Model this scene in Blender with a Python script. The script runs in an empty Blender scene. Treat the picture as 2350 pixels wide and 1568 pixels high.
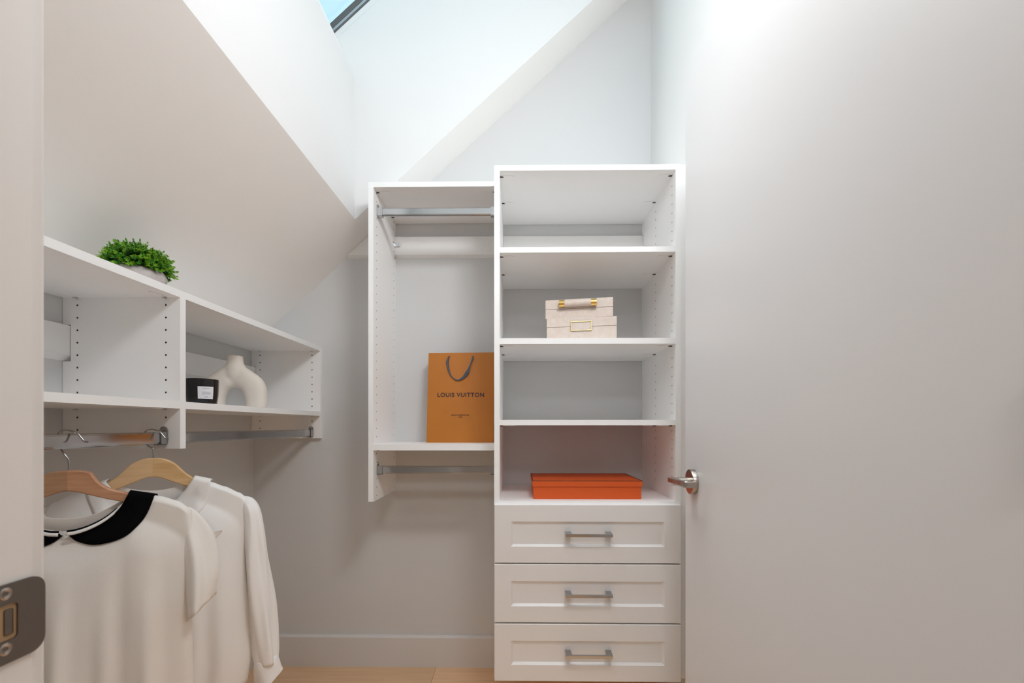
import bpy, bmesh, math, random
from math import sin, cos, pi, radians, sqrt
from mathutils import Vector, Matrix

random.seed(7)
SC = bpy.context.scene
COL = SC.collection

# ------------------------------------------------------------------ camera
cam_d = bpy.data.cameras.new('camera')
cam_d.sensor_width = 36.0
cam_d.sensor_fit = 'HORIZONTAL'
cam_d.lens = 36.0 * 1020 / 2350
cam_d.shift_y = (978 - 784) / 2350
cam_d.clip_start = 0.01
cam_d.dof.use_dof = True
cam_d.dof.focus_distance = 1.55
cam_d.dof.aperture_fstop = 9.0
cam = bpy.data.objects.new('camera', cam_d)
COL.objects.link(cam)
cam.location = (0, 0, 1.056)
cam.rotation_euler = (radians(90), 0, math.atan(13 / 1020))
SC.camera = cam

# ------------------------------------------------------------------ light
SC.view_settings.view_transform = 'Standard'
SC.view_settings.look = 'None'
SC.view_settings.gamma = 1.0
SC.view_settings.use_curve_mapping = False
SC.view_settings.exposure = 0.14
SC.cycles.use_denoising = True
SC.cycles.max_bounces = 14
SC.cycles.diffuse_bounces = 10
SC.cycles.transparent_max_bounces = 12
SC.cycles.caustics_reflective = False
SC.cycles.caustics_refractive = False
SC.cycles.sample_clamp_indirect = 6

world = bpy.data.worlds.new('sky')
SC.world = world
world.use_nodes = True
wb = world.node_tree.nodes['Background']
wb.inputs['Color'].default_value = (0.56, 0.86, 1.0, 1)
wb.inputs['Strength'].default_value = 1.0


def light(name, kind, loc, rot, energy, color, **kw):
    d = bpy.data.lights.new(name, kind)
    d.energy = energy
    d.color = color
    for k, v in kw.items():
        setattr(d, k, v)
    o = bpy.data.objects.new(name, d)
    COL.objects.link(o)
    o.location = loc
    o.rotation_euler = rot
    return o


# hazy daylight falling through the skylight
light('hazy_sun', 'SUN', (0, 0, 6), (radians(-15), radians(-25), 0), 6.0, (1.0, 0.97, 0.945), angle=radians(60))
# a small fitting high over the doorway, above the frame
light('closet_lamp', 'AREA', (0.30, 0.44, 2.28), (radians(70), 0, radians(28)), 11.0, (0.95, 0.975, 1.0), shape='RECTANGLE', size=0.38, size_y=0.26)
# unseen area lights added on the landing as fill through the doorway
light('landing_top_fill', 'AREA', (0.0, -1.15, 2.38), (0, 0, 0), 14.5, (0.94, 0.96, 1.0), shape='DISK', size=0.5)
light('landing_rear_fill', 'AREA', (-0.2, -2.15, 1.5), (radians(90), 0, 0), 2.5, (1.0, 0.97, 0.94), shape='RECTANGLE', size=1.3, size_y=1.3)


# ------------------------------------------------------------------ materials
def mat(name, col, rough=0.6, metal=0.0, spec=0.5, noise=None, bump=None, **kw):
    m = bpy.data.materials.new(name)
    m.use_nodes = True
    nt = m.node_tree
    b = nt.nodes['Principled BSDF']
    b.inputs['Base Color'].default_value = (*col, 1)
    b.inputs['Roughness'].default_value = rough
    b.inputs['Metallic'].default_value = metal
    b.inputs['Specular IOR Level'].default_value = spec
    for k, v in kw.items():
        b.inputs[k].default_value = v
    if noise or bump:
        tc = nt.nodes.new('ShaderNodeTexCoord')
        mp = nt.nodes.new('ShaderNodeMapping')
        nt.links.new(tc.outputs['Object'], mp.inputs['Vector'])
        nz = nt.nodes.new('ShaderNodeTexNoise')
        nz.inputs['Detail'].default_value = 5
        nt.links.new(mp.outputs['Vector'], nz.inputs['Vector'])
    if noise:
        col2, scale, stretch = noise
        mp.inputs['Scale'].default_value = stretch
        nz.inputs['Scale'].default_value = scale
        r = nt.nodes.new('ShaderNodeValToRGB')
        r.color_ramp.elements[0].position = 0.3
        r.color_ramp.elements[1].position = 0.72
        r.color_ramp.elements[0].color = (*col, 1)
        r.color_ramp.elements[1].color = (*col2, 1)
        nt.links.new(nz.outputs['Fac'], r.inputs['Fac'])
        nt.links.new(r.outputs['Color'], b.inputs['Base Color'])
    if bump:
        bscale, strength = bump
        nb = nt.nodes.new('ShaderNodeTexNoise')
        nb.inputs['Scale'].default_value = bscale
        nb.inputs['Detail'].default_value = 4
        nt.links.new(tc.outputs['Object'], nb.inputs['Vector'])
        bp = nt.nodes.new('ShaderNodeBump')
        bp.inputs['Strength'].default_value = strength
        bp.inputs['Distance'].default_value = 0.002
        nt.links.new(nb.outputs['Fac'], bp.inputs['Height'])
        nt.links.new(bp.outputs['Normal'], b.inputs['Normal'])
    return m


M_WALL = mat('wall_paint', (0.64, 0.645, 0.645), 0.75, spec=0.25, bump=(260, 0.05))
M_CEIL = mat('wall_paint_lit_slope', (0.92, 0.90, 0.88), 0.8, spec=0.2, bump=(260, 0.05))  # lit copy of the wall paint: the slope's extra brightness is in its colour
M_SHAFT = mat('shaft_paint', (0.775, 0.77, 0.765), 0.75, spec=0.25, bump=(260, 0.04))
M_HALL = mat('landing_paint', (0.62, 0.60, 0.58), 0.8, spec=0.2)
M_TRIM = mat('trim_paint', (0.66, 0.65, 0.64), 0.42, spec=0.4)
M_JAMB = mat('jamb_paint', (0.84, 0.81, 0.78), 0.45, spec=0.4)
M_DOOR = mat('door_paint', (0.68, 0.68, 0.69), 0.36, spec=0.45, bump=(90, 0.03))
M_MEL = mat('white_melamine', (0.91, 0.905, 0.90), 0.42, spec=0.45)
M_EDGE = mat('white_edge_band', (0.90, 0.90, 0.90), 0.38, spec=0.5)
M_HOLE = mat('drilled_chipboard', (0.16, 0.11, 0.075), 0.9)
M_DRAW = mat('drawer_lacquer', (0.80, 0.79, 0.785), 0.33, spec=0.5)
M_CLEAT = mat('cleat_white', (0.84, 0.84, 0.83), 0.45)
M_CHROME = mat('chrome', (0.45, 0.45, 0.455), 0.10, metal=1.0)
M_NICKEL = mat('satin_nickel', (0.43, 0.39, 0.355), 0.27, metal=1.0)
M_BRONZE = mat('strike_metal', (0.20, 0.175, 0.155), 0.42, metal=1.0)
M_PIN = mat('connector_pin', (0.09, 0.085, 0.08), 0.35, metal=0.8)
M_ZINC = mat('zinc_bracket', (0.62, 0.63, 0.65), 0.35, metal=1.0)
M_GOLD = mat('polished_brass', (0.86, 0.60, 0.20), 0.17, metal=1.0)
M_GOLD2 = mat('satin_brass', (0.80, 0.62, 0.30), 0.35, metal=1.0)
M_SHAG = mat('cream_shagreen', (0.66, 0.55, 0.47), 0.55, noise=((0.72, 0.63, 0.57), 70, (1, 1, 1)), bump=(900, 0.12))
M_SEAM = mat('box_seam_shadow_gap', (0.30, 0.24, 0.20), 0.8)
M_BOX = mat('orange_card', (0.66, 0.095, 0.008), 0.5, bump=(1400, 0.15))
M_BOXT = mat('dark_brown_edging', (0.06, 0.018, 0.01), 0.6)
M_BAG = mat('tan_orange_paper', (0.46, 0.148, 0.007), 0.55, noise=((0.49, 0.162, 0.009), 9, (1, 1, 1)), bump=(18, 0.10))
M_BAGIN = mat('bag_inside', (0.35, 0.13, 0.03), 0.8)
M_RIB = mat('navy_ribbon', (0.045, 0.052, 0.085), 0.45, **{'Sheen Weight': 0.4})
M_INK = mat('dark_brown_ink', (0.028, 0.010, 0.014), 0.6)
M_VASE = mat('matt_ceramic', (0.80, 0.74, 0.67), 0.72, bump=(420, 0.10))
M_JAR = mat('black_glass', (0.006, 0.006, 0.007), 0.10, spec=0.6)
M_WAX = mat('candle_wax', (0.74, 0.70, 0.62), 0.5, **{'Subsurface Weight': 0.2})
M_LAB = mat('label_paper', (0.78, 0.79, 0.82), 0.7)
M_LABINK = mat('label_grey_ink', (0.33, 0.33, 0.36), 0.7)
M_STONE = mat('stone_pot', (0.36, 0.32, 0.30), 0.85, noise=((0.62, 0.57, 0.56), 28, (1, 1, 1)), bump=(160, 0.5))
M_LEAFS = [mat('leaf_green_deep', (0.025, 0.13, 0.010), 0.5),
           mat('leaf_green_mid', (0.07, 0.27, 0.012), 0.5),
           mat('leaf_green_lime', (0.20, 0.42, 0.02), 0.5)]
M_MOSS = mat('leaf_core_dark', (0.012, 0.05, 0.008), 0.9)
M_WOODA = mat('hanger_wood_red', (0.48, 0.23, 0.125), 0.45, noise=((0.66, 0.38, 0.22), 9, (1.2, 1, 12)))
M_WOODB = mat('hanger_wood_golden', (0.66, 0.40, 0.175), 0.42, noise=((0.82, 0.56, 0.30), 9, (1.2, 1, 14)))
M_WOODA2 = mat('hanger_wood_brown', (0.37, 0.20, 0.105), 0.45, noise=((0.52, 0.31, 0.18), 9, (1.2, 1, 12)))
M_WOODB2 = mat('hanger_wood_pale', (0.72, 0.47, 0.24), 0.42, noise=((0.82, 0.57, 0.33), 8, (1.2, 1, 10)))
M_BLOUSE = mat('ivory_crepe', (0.89, 0.855, 0.81), 0.8, spec=0.2, bump=(650, 0.10), **{'Sheen Weight': 0.25})
M_BLOUSE2 = mat('white_satin_blouse', (0.92, 0.91, 0.90), 0.62, spec=0.35, bump=(500, 0.06), **{'Sheen Weight': 0.25})
M_VELVET = mat('black_velvet', (0.004, 0.004, 0.005), 0.95, spec=0.05)
M_FRAME = mat('skylight_frame_grey', (0.10, 0.095, 0.09), 0.45, metal=0.3)
M_FRAME2 = mat('skylight_frame_aluminium', (0.42, 0.42, 0.43), 0.35, metal=0.8)

# flooring: pale oak planks, each plank its own tone through object random
M_FLOOR = bpy.data.materials.new('oak_plank')
M_FLOOR.use_nodes = True
nt = M_FLOOR.node_tree
b = nt.nodes['Principled BSDF']
b.inputs['Roughness'].default_value = 0.5
tc = nt.nodes.new('ShaderNodeTexCoord')
mp = nt.nodes.new('ShaderNodeMapping')
mp.inputs['Scale'].default_value = (1.4, 22, 4)
nt.links.new(tc.outputs['Object'], mp.inputs['Vector'])
oi = nt.nodes.new('ShaderNodeObjectInfo')
vm = nt.nodes.new('ShaderNodeVectorMath')
vm.operation = 'ADD'
nt.links.new(mp.outputs['Vector'], vm.inputs[0])
cm = nt.nodes.new('ShaderNodeMath')
cm.operation = 'MULTIPLY'
cm.inputs[1].default_value = 37
nt.links.new(oi.outputs['Random'], cm.inputs[0])
nt.links.new(cm.outputs[0], vm.inputs[1])
nz = nt.nodes.new('ShaderNodeTexNoise')
nz.inputs['Scale'].default_value = 2.6
nz.inputs['Detail'].default_value = 6
nz.inputs['Distortion'].default_value = 0.6
nt.links.new(vm.outputs[0], nz.inputs['Vector'])
r = nt.nodes.new('ShaderNodeValToRGB')
r.color_ramp.elements[0].position = 0.25
r.color_ramp.elements[0].color = (0.76, 0.485, 0.275, 1)
r.color_ramp.elements[1].position = 0.75
r.color_ramp.elements[1].color = (0.88, 0.61, 0.39, 1)
nt.links.new(nz.outputs['Fac'], r.inputs['Fac'])
hs = nt.nodes.new('ShaderNodeHueSaturation')
mr = nt.nodes.new('ShaderNodeMapRange')
mr.inputs['To Min'].default_value = 0.88
mr.inputs['To Max'].default_value = 1.12
nt.links.new(oi.outputs['Random'], mr.inputs['Value'])
nt.links.new(mr.outputs[0], hs.inputs['Value'])
nt.links.new(r.outputs['Color'], hs.inputs['Color'])
nt.links.new(hs.outputs['Color'], b.inputs['Base Color'])

# skylight glass: thin, clear, a little reflective
M_GLASS = bpy.data.materials.new('skylight_glass')
M_GLASS.use_nodes = True
nt = M_GLASS.node_tree
for n in list(nt.nodes):
    if n.type == 'BSDF_PRINCIPLED':
        nt.nodes.remove(n)
out = nt.nodes['Material Output']
mx = nt.nodes.new('ShaderNodeMixShader')
tr = nt.nodes.new('ShaderNodeBsdfTransparent')
tr.inputs['Color'].default_value = (0.97, 0.985, 0.985, 1)
gl = nt.nodes.new('ShaderNodeBsdfGlossy')
gl.inputs['Roughness'].default_value = 0.02
mx.inputs[0].default_value = 0.05
nt.links.new(tr.outputs[0], mx.inputs[1])
nt.links.new(gl.outputs[0], mx.inputs[2])
nt.links.new(mx.outputs[0], out.inputs[0])


# ------------------------------------------------------------------ helpers
def mesh_obj(name, bm, mats, parent=None, smooth=False, recalc=True):
    if recalc:
        bmesh.ops.recalc_face_normals(bm, faces=bm.faces)
    me = bpy.data.meshes.new(name)
    bm.to_mesh(me)
    bm.free()
    for m in (mats if isinstance(mats, (list, tuple)) else [mats]):
        me.materials.append(m)
    if smooth:
        for p in me.polygons:
            p.use_smooth = True
    o = bpy.data.objects.new(name, me)
    COL.objects.link(o)
    if parent:
        o.parent = parent
    return o


def auto_smooth(o, ang=35):
    for p in o.data.polygons:
        p.use_smooth = True
    bm = bmesh.new()
    bm.from_mesh(o.data)
    for e in bm.edges:
        if len(e.link_faces) == 2 and e.calc_face_angle(0) > radians(ang):
            e.smooth = False
    bm.to_mesh(o.data)
    bm.free()
    return o


def thing(name, label, cat, loc=(0, 0, 0), rotz=0, group=None):
    o = bpy.data.objects.new(name, None)
    o.empty_display_size = 0.05
    COL.objects.link(o)
    o.location = loc
    o.rotation_euler = (0, 0, rotz)
    return tag(o, label, cat, group)


def tag(o, label, cat, group=None):
    o['label'] = label
    o['category'] = cat
    if group:
        o['group'] = group
    return o


def struct(name, bm, m, label=None, smooth=False):
    o = mesh_obj(name, bm, m, smooth=smooth)
    o['kind'] = 'structure'
    if label:
        o['label'] = label
    return o


def box(bm, x0, x1, y0, y1, z0, z1, bev=0.0, mi=0, mtx=None):
    g = bmesh.ops.create_cube(bm, size=1.0)
    vs = g['verts']
    for v in vs:
        v.co = Vector(((x0 + x1) / 2 + v.co.x * (x1 - x0), (y0 + y1) / 2 + v.co.y * (y1 - y0),
                       (z0 + z1) / 2 + v.co.z * (z1 - z0)))
    fs = set(f for v in vs for f in v.link_faces)
    if bev > 0:
        es = list(set(e for v in vs for e in v.link_edges))
        rb = bmesh.ops.bevel(bm, geom=es, offset=bev, segments=2, profile=0.6, affect='EDGES')
        fs |= set(rb['faces'])
        vs = list(set(v for f in fs if f.is_valid for v in f.verts))
    for f in fs:
        if f.is_valid:
            f.material_index = mi
    if mtx is not None:
        for v in vs:
            v.co = mtx @ v.co
    return vs


def prism(bm, pts, off, mi=0):
    """solid: the polygon pts swept by the vector off"""
    off = Vector(off)
    a = [bm.verts.new(Vector(p)) for p in pts]
    b2 = [bm.verts.new(Vector(p) + off) for p in pts]
    n = len(pts)
    fs = [bm.faces.new(a), bm.faces.new(list(reversed(b2)))]
    for i in range(n):
        fs.append(bm.faces.new((a[i], b2[i], b2[(i + 1) % n], a[(i + 1) % n])))
    for f in fs:
        f.material_index = mi
    return fs


def loft(bm, rings, close=True, cap0=False, cap1=False, mi=0):
    vr = [[bm.verts.new(p) for p in ring] for ring in rings]
    n = len(vr[0])
    for a, b2 in zip(vr[:-1], vr[1:]):
        for i in range(n if close else n - 1):
            j = (i + 1) % n
            f = bm.faces.new((a[i], a[j], b2[j], b2[i]))
            f.material_index = mi
    if cap0:
        bm.faces.new(vr[0]).material_index = mi
    if cap1:
        bm.faces.new(list(reversed(vr[-1]))).material_index = mi
    return vr


def frames(path):
    path = [Vector(p) for p in path]
    out = []
    up = None
    for i, p in enumerate(path):
        t = (path[min(i + 1, len(path) - 1)] - path[max(i - 1, 0)]).normalized()
        if up is None:
            up = Vector((0, 0, 1)) if abs(t.z) < 0.9 else Vector((0, 1, 0))
        a = t.cross(up)
        if a.length < 1e-5:
            a = t.cross(Vector((1, 0, 0)))
        a.normalize()
        up = a.cross(t).normalized()
        out.append((p, a, up))
    return out


def tube(bm, path, rad, seg=10, mi=0, ry=None):
    rings = []
    for i, (p, a, u) in enumerate(frames(path)):
        rr = rad[i] if isinstance(rad, (list, tuple)) else rad
        r2 = rr if ry is None else (ry[i] if isinstance(ry, (list, tuple)) else ry)
        rings.append([p + a * rr * cos(2 * pi * k / seg) + u * r2 * sin(2 * pi * k / seg) for k in range(seg)])
    loft(bm, rings, True, True, True, mi)


def lathe(bm, prof, seg=40, mi=0, c=(0, 0, 0), mtx=None):
    vr = []
    for r0, z in prof:
        if r0 < 1e-6:
            vr.append([bm.verts.new((c[0], c[1], c[2] + z))])
        else:
            vr.append([bm.verts.new((c[0] + r0 * cos(2 * pi * k / seg), c[1] + r0 * sin(2 * pi * k / seg), c[2] + z)) for k in range(seg)])
    for a, b2 in zip(vr[:-1], vr[1:]):
        for i in range(seg):
            j = (i + 1) % seg
            if len(a) == 1 and len(b2) == 1:
                continue
            if len(a) == 1:
                f = bm.faces.new((a[0], b2[j], b2[i]))
            elif len(b2) == 1:
                f = bm.faces.new((a[i], a[j], b2[0]))
            else:
                f = bm.faces.new((a[i], a[j], b2[j], b2[i]))
            f.material_index = mi
    if mtx is not None:
        for ring in vr:
            for v in ring:
                v.co = mtx @ v.co


def smooth_path(pts, n=8):
    """Catmull-Rom through pts"""
    P = [Vector(p) for p in pts]
    P = [P[0] * 2 - P[1]] + P + [P[-1] * 2 - P[-2]]
    out = []
    for i in range(1, len(P) - 2):
        for k in range(n):
            t = k / n
            out.append(0.5 * ((2 * P[i]) + (-P[i - 1] + P[i + 1]) * t + (2 * P[i - 1] - 5 * P[i] + 4 * P[i + 1] - P[i + 2]) * t * t
                              + (-P[i - 1] + 3 * P[i] - 3 * P[i + 1] + P[i + 2]) * t ** 3))
    out.append(P[-2])
    return out


# ------------------------------------------------------------------ room numbers (metres)
XL, XR = -1.170, 0.5825          # left and right closet walls
YB = 1.955                       # back wall
YF0, YF1 = 0.240, 0.362          # wall with the doorway
SL = 0.9117                      # slope of the roof


def zs(x):                       # underside of the sloped ceiling
    return 1.7956 + SL * (x + 0.7568)


ZTOP = zs(XR)
JL, JR = -0.400, 0.446           # door opening
DOORH = 2.035

# ---- floor and its planks
bm = bmesh.new()
box(bm, -1.6, 1.6, -2.35, 2.10, -0.12, -0.0145)
floor = struct('floor', bm, M_MOSS, 'pale oak plank floor')
floor.data.materials.clear()
floor.data.materials.append(mat('subfloor', (0.12, 0.09, 0.07), 0.9))
pw = 0.185
bm = bmesh.new()
box(bm, 0, 1.4985, 0, pw - 0.0008, -0.0145, 0.0, 0.0009)
pl_me = None
row = 0
y = YB + 0.004 - pw
joints = [-0.356, 0.21, -0.95, -0.02, 0.5, -0.6]
cuts = {}
while y > -2.3:
    j = joints[row % 6]
    xs = sorted(x for x in (j - 3.0, j - 1.5, j, j + 1.5, j + 3.0))
    for x in xs:
        x0, x1 = max(x, -1.55), min(x + 1.5, 1.55)
        if x1 - x0 < 0.02:
            continue
        if YF1 < y and (x0 > XR or x1 < XL):
            continue
        key = round(x1 - x0, 3)
        if key not in cuts:
            b3 = bmesh.new()
            box(b3, 0, key - 0.0010, 0, pw - 0.0008, -0.0145, 0.0, 0.0007)
            o = mesh_obj('floor_plank', b3, M_FLOOR, floor)
            cuts[key] = o.data
        else:
            o = bpy.data.objects.new('floor_plank', cuts[key])
            COL.objects.link(o)
            o.parent = floor
        o.location = (x0, y, 0)
    y -= pw
    row += 1
bm.free()

# ---- back wall: follows the slope
T = 0.12
bm = bmesh.new()
prism(bm, [(XL - T, YB, -0.1), (XR + T, YB, -0.1), (XR + T, YB, zs(XR + T)), (XL, YB, zs(XL)), (XL - T, YB, zs(XL))], (0, T, 0))
struct('wall_back', bm, M_WALL, 'light grey painted back wall under the roof slope')
bm = bmesh.new()
box(bm, XL - T, XL, YF0, YB, -0.1, zs(XL))
struct('wall_left', bm, M_WALL, 'low left knee wall under the roof slope')
bm = bmesh.new()
box(bm, XR, XR + T, YF0, YB, -0.1, ZTOP + 0.3)
struct('wall_right', bm, mat('wall_paint_lit_right', (0.74, 0.735, 0.725), 0.75, spec=0.25), 'right wall behind the open door')  # wall paint lightened for this side, its brightness put into the colour
# front wall with the door opening
bm = bmesh.new()
box(bm, -1.6, JL - 0.02, YF0, YF1, -0.1, ZTOP + 0.3)
box(bm, JR + 0.02, 1.6, YF0, YF1, -0.1, ZTOP + 0.3)
box(bm, JL - 0.02, JR + 0.02, YF0, YF1, DOORH + 0.02, ZTOP + 0.3)
struct('wall_front', bm, M_WALL, 'wall with the doorway')
# door lining
bm = bmesh.new()
box(bm, JL - 0.02, JL, YF0 - 0.002, YF1, 0, DOORH + 0.02, 0.0015)
box(bm, JR, JR + 0.02, YF0 - 0.002, YF1, 0, DOORH + 0.02, 0.0015)
box(bm, JL - 0.02, JR + 0.02, YF0 - 0.002, YF1, DOORH, DOORH + 0.02, 0.0015)
struct('trim_1', bm, M_JAMB, 'pale painted door jamb at left edge')
bm = bmesh.new()
box(bm, JL - 0.075, JL - 0.005, YF1, YF1 + 0.014, 0, DOORH + 0.075, 0.003)
box(bm, JR + 0.005, JR + 0.075, YF1, YF1 + 0.006, 0, DOORH + 0.075, 0.002)
box(bm, JL - 0.075, JR + 0.075, YF1, YF1 + 0.006, DOORH + 0.005, DOORH + 0.075, 0.002)
struct('trim_2', bm, M_JAMB, 'flat casing around the doorway')

# ---- sloped ceiling with the skylight opening
OX0, OX1, OY0, OY1 = -0.6548, 0.50, 0.62, 1.7826
nrm = Vector((-SL, 0, 1)).normalized()
bm = bmesh.new()


def slope_slab(x0, x1, y0, y1, t=0.05):
    prism(bm, [(x0, y0, zs(x0)), (x1, y0, zs(x1)), (x1, y1, zs(x1)), (x0, y1, zs(x0))], nrm * t)


slope_slab(XL, OX0, YF0, YB)
slope_slab(OX0, OX1, OY1 + 0.0285, YB)
slope_slab(OX0, OX1, YF0, OY0 - 0.0285)
slope_slab(OX1, XR, YF0, YB)
struct('ceiling', bm, M_CEIL, 'sloped grey-white ceiling cut by the skylight shaft')

# ---- skylight shaft walls
K = (-0.662, 2.470)              # kink in the eave side wall
G0 = (-0.738, 2.637)             # lower edge of the window


def zg(x):
    return G0[1] + SL * (x - G0[0])


t1 = ((zg(0) - zs(0)) * nrm.z)   # thickness of the roof build-up
E1 = Vector((OX1, 0, zs(OX1)))
GX1 = OX1 + nrm.x * t1
G1 = (GX1, zg(GX1))
prof = [(OX0, zs(OX0)), K, G0, G1, (OX1, zs(OX1))]
bm = bmesh.new()
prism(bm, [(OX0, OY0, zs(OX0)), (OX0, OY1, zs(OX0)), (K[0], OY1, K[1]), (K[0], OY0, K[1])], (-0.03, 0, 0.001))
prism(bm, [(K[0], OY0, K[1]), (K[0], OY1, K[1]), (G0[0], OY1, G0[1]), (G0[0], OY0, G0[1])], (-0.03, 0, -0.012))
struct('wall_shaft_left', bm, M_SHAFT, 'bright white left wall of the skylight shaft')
bm = bmesh.new()


def shaft_end(y, dy):
    """end wall of the shaft; its lower edge lies flush in the ceiling and is painted like it"""
    fs = prism(bm, [(x, y, z) for x, z in prof], (0, dy, 0))
    for f in fs:
        c = f.calc_center_median()
        if abs(c.z - zs(c.x)) < 1e-4:
            f.material_index = 1


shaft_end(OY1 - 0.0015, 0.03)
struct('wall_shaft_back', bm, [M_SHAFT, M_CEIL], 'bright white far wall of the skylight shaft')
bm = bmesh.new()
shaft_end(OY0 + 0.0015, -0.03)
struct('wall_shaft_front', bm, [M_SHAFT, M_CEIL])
bm = bmesh.new()
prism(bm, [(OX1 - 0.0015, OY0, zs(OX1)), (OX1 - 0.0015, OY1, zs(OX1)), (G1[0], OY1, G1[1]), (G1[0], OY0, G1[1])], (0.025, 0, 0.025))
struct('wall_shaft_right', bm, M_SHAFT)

# ---- roof window: frame rails and pane
win = bpy.data.objects.new('window_1', None)
COL.objects.link(win)
win['kind'] = 'structure'
win['label'] = 'roof window with dark grey frame and blue sky behind'
win.location = (0, 0, 0)
up_s = Vector((1, 0, SL)).normalized()


def rail(name, a, b2, inward, w, h, lift, m):
    """bar from a to b2, lying on the roof plane; inward = direction across"""
    bmr = bmesh.new()
    a, b2, inward = Vector(a), Vector(b2), Vector(inward)
    prism(bmr, [a + nrm * lift, b2 + nrm * lift, b2 + nrm * lift + inward * w, a + nrm * lift + inward * w], nrm * h)
    return mesh_obj(name, bmr, m, win)


g0 = (G0[0], OY1, G0[1]); g1 = (G1[0], OY1, G1[1])
h0 = (G0[0], OY0, G0[1]); h1 = (G1[0], OY0, G1[1])
for a, b2, inw in ((g0, g1, (0, 1, 0)), (h0, h1, (0, -1, 0)), (h0, g0, -up_s), (h1, g1, up_s)):
    rail('window_frame', a, b2, inw, 0.045, 0.012, 0.000, M_FRAME)
    rail('window_sash', Vector(a) + Vector(inw) * 0.0015, Vector(b2) + Vector(inw) * 0.0015, inw, 0.045, 0.012, 0.012, M_FRAME2)
    rail('window_gasket', a, b2, inw, 0.045, 0.020, 0.024, M_FRAME)
bm = bmesh.new()
e = 0.04
prism(bm, [Vector(g0) + nrm * 0.034 + Vector((0, e, 0)) - up_s * e, Vector(g1) + nrm * 0.034 + Vector((0, e, 0)) + up_s * e,
           Vector(h1) + nrm * 0.034 - Vector((0, e, 0)) + up_s * e, Vector(h0) + nrm * 0.034 - Vector((0, e, 0)) - up_s * e], nrm * 0.004)
mesh_obj('window_pane', bm, M_GLASS, win)
# plaster bead round the far edge of the window
bm = bmesh.new()
prism(bm, [Vector(g0) - nrm * 0.020, Vector(g1) - nrm * 0.020, Vector(g1), Vector(g0)], (0, -0.0022, 0))
struct('trim_3', bm, M_SHAFT, 'white bead along the skylight frame')

# ---- baseboards
bm = bmesh.new()


def base_prof(bm, a, b2, n):
    a, b2, n = Vector(a), Vector(b2), Vector(n)
    pts = [(0, 0), (0.016, 0), (0.016, 0.128), (0.008, 0.137), (0, 0.137)]
    prism(bm, [a + n * p[0] + Vector((0, 0, p[1])) for p in pts], b2 - a)


base_prof(bm, (XL, YB, 0), (XR, YB, 0), (0, -1, 0))
struct('baseboard_back', bm, M_TRIM, 'grey-white baseboard under the back wall')
bm = bmesh.new()
base_prof(bm, (XL, YF1, 0), (XL, YB - 0.017, 0), (1, 0, 0))
struct('baseboard_left', bm, M_TRIM)
bm = bmesh.new()
base_prof(bm, (XR, YF1, 0), (XR, YB - 0.017, 0), (-1, 0, 0))
struct('baseboard_right', bm, M_TRIM)

# ---- landing outside the closet (behind the camera)
bm = bmesh.new(); box(bm, -1.62, -1.5, -2.3, YF0, -0.1, 2.5); struct('wall_landing_left', bm, M_HALL)
bm = bmesh.new(); box(bm, 1.5, 1.62, -2.3, YF0, -0.1, 2.5); struct('wall_landing_right', bm, M_HALL)
bm = bmesh.new(); box(bm, -1.62, 1.62, -2.36, -2.24, -0.1, 2.5); struct('wall_landing_back', bm, M_HALL)
bm = bmesh.new(); box(bm, -1.62, 1.62, -2.36, YF0, 2.45, 2.57); struct('ceiling_landing', bm, M_HALL)


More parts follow.
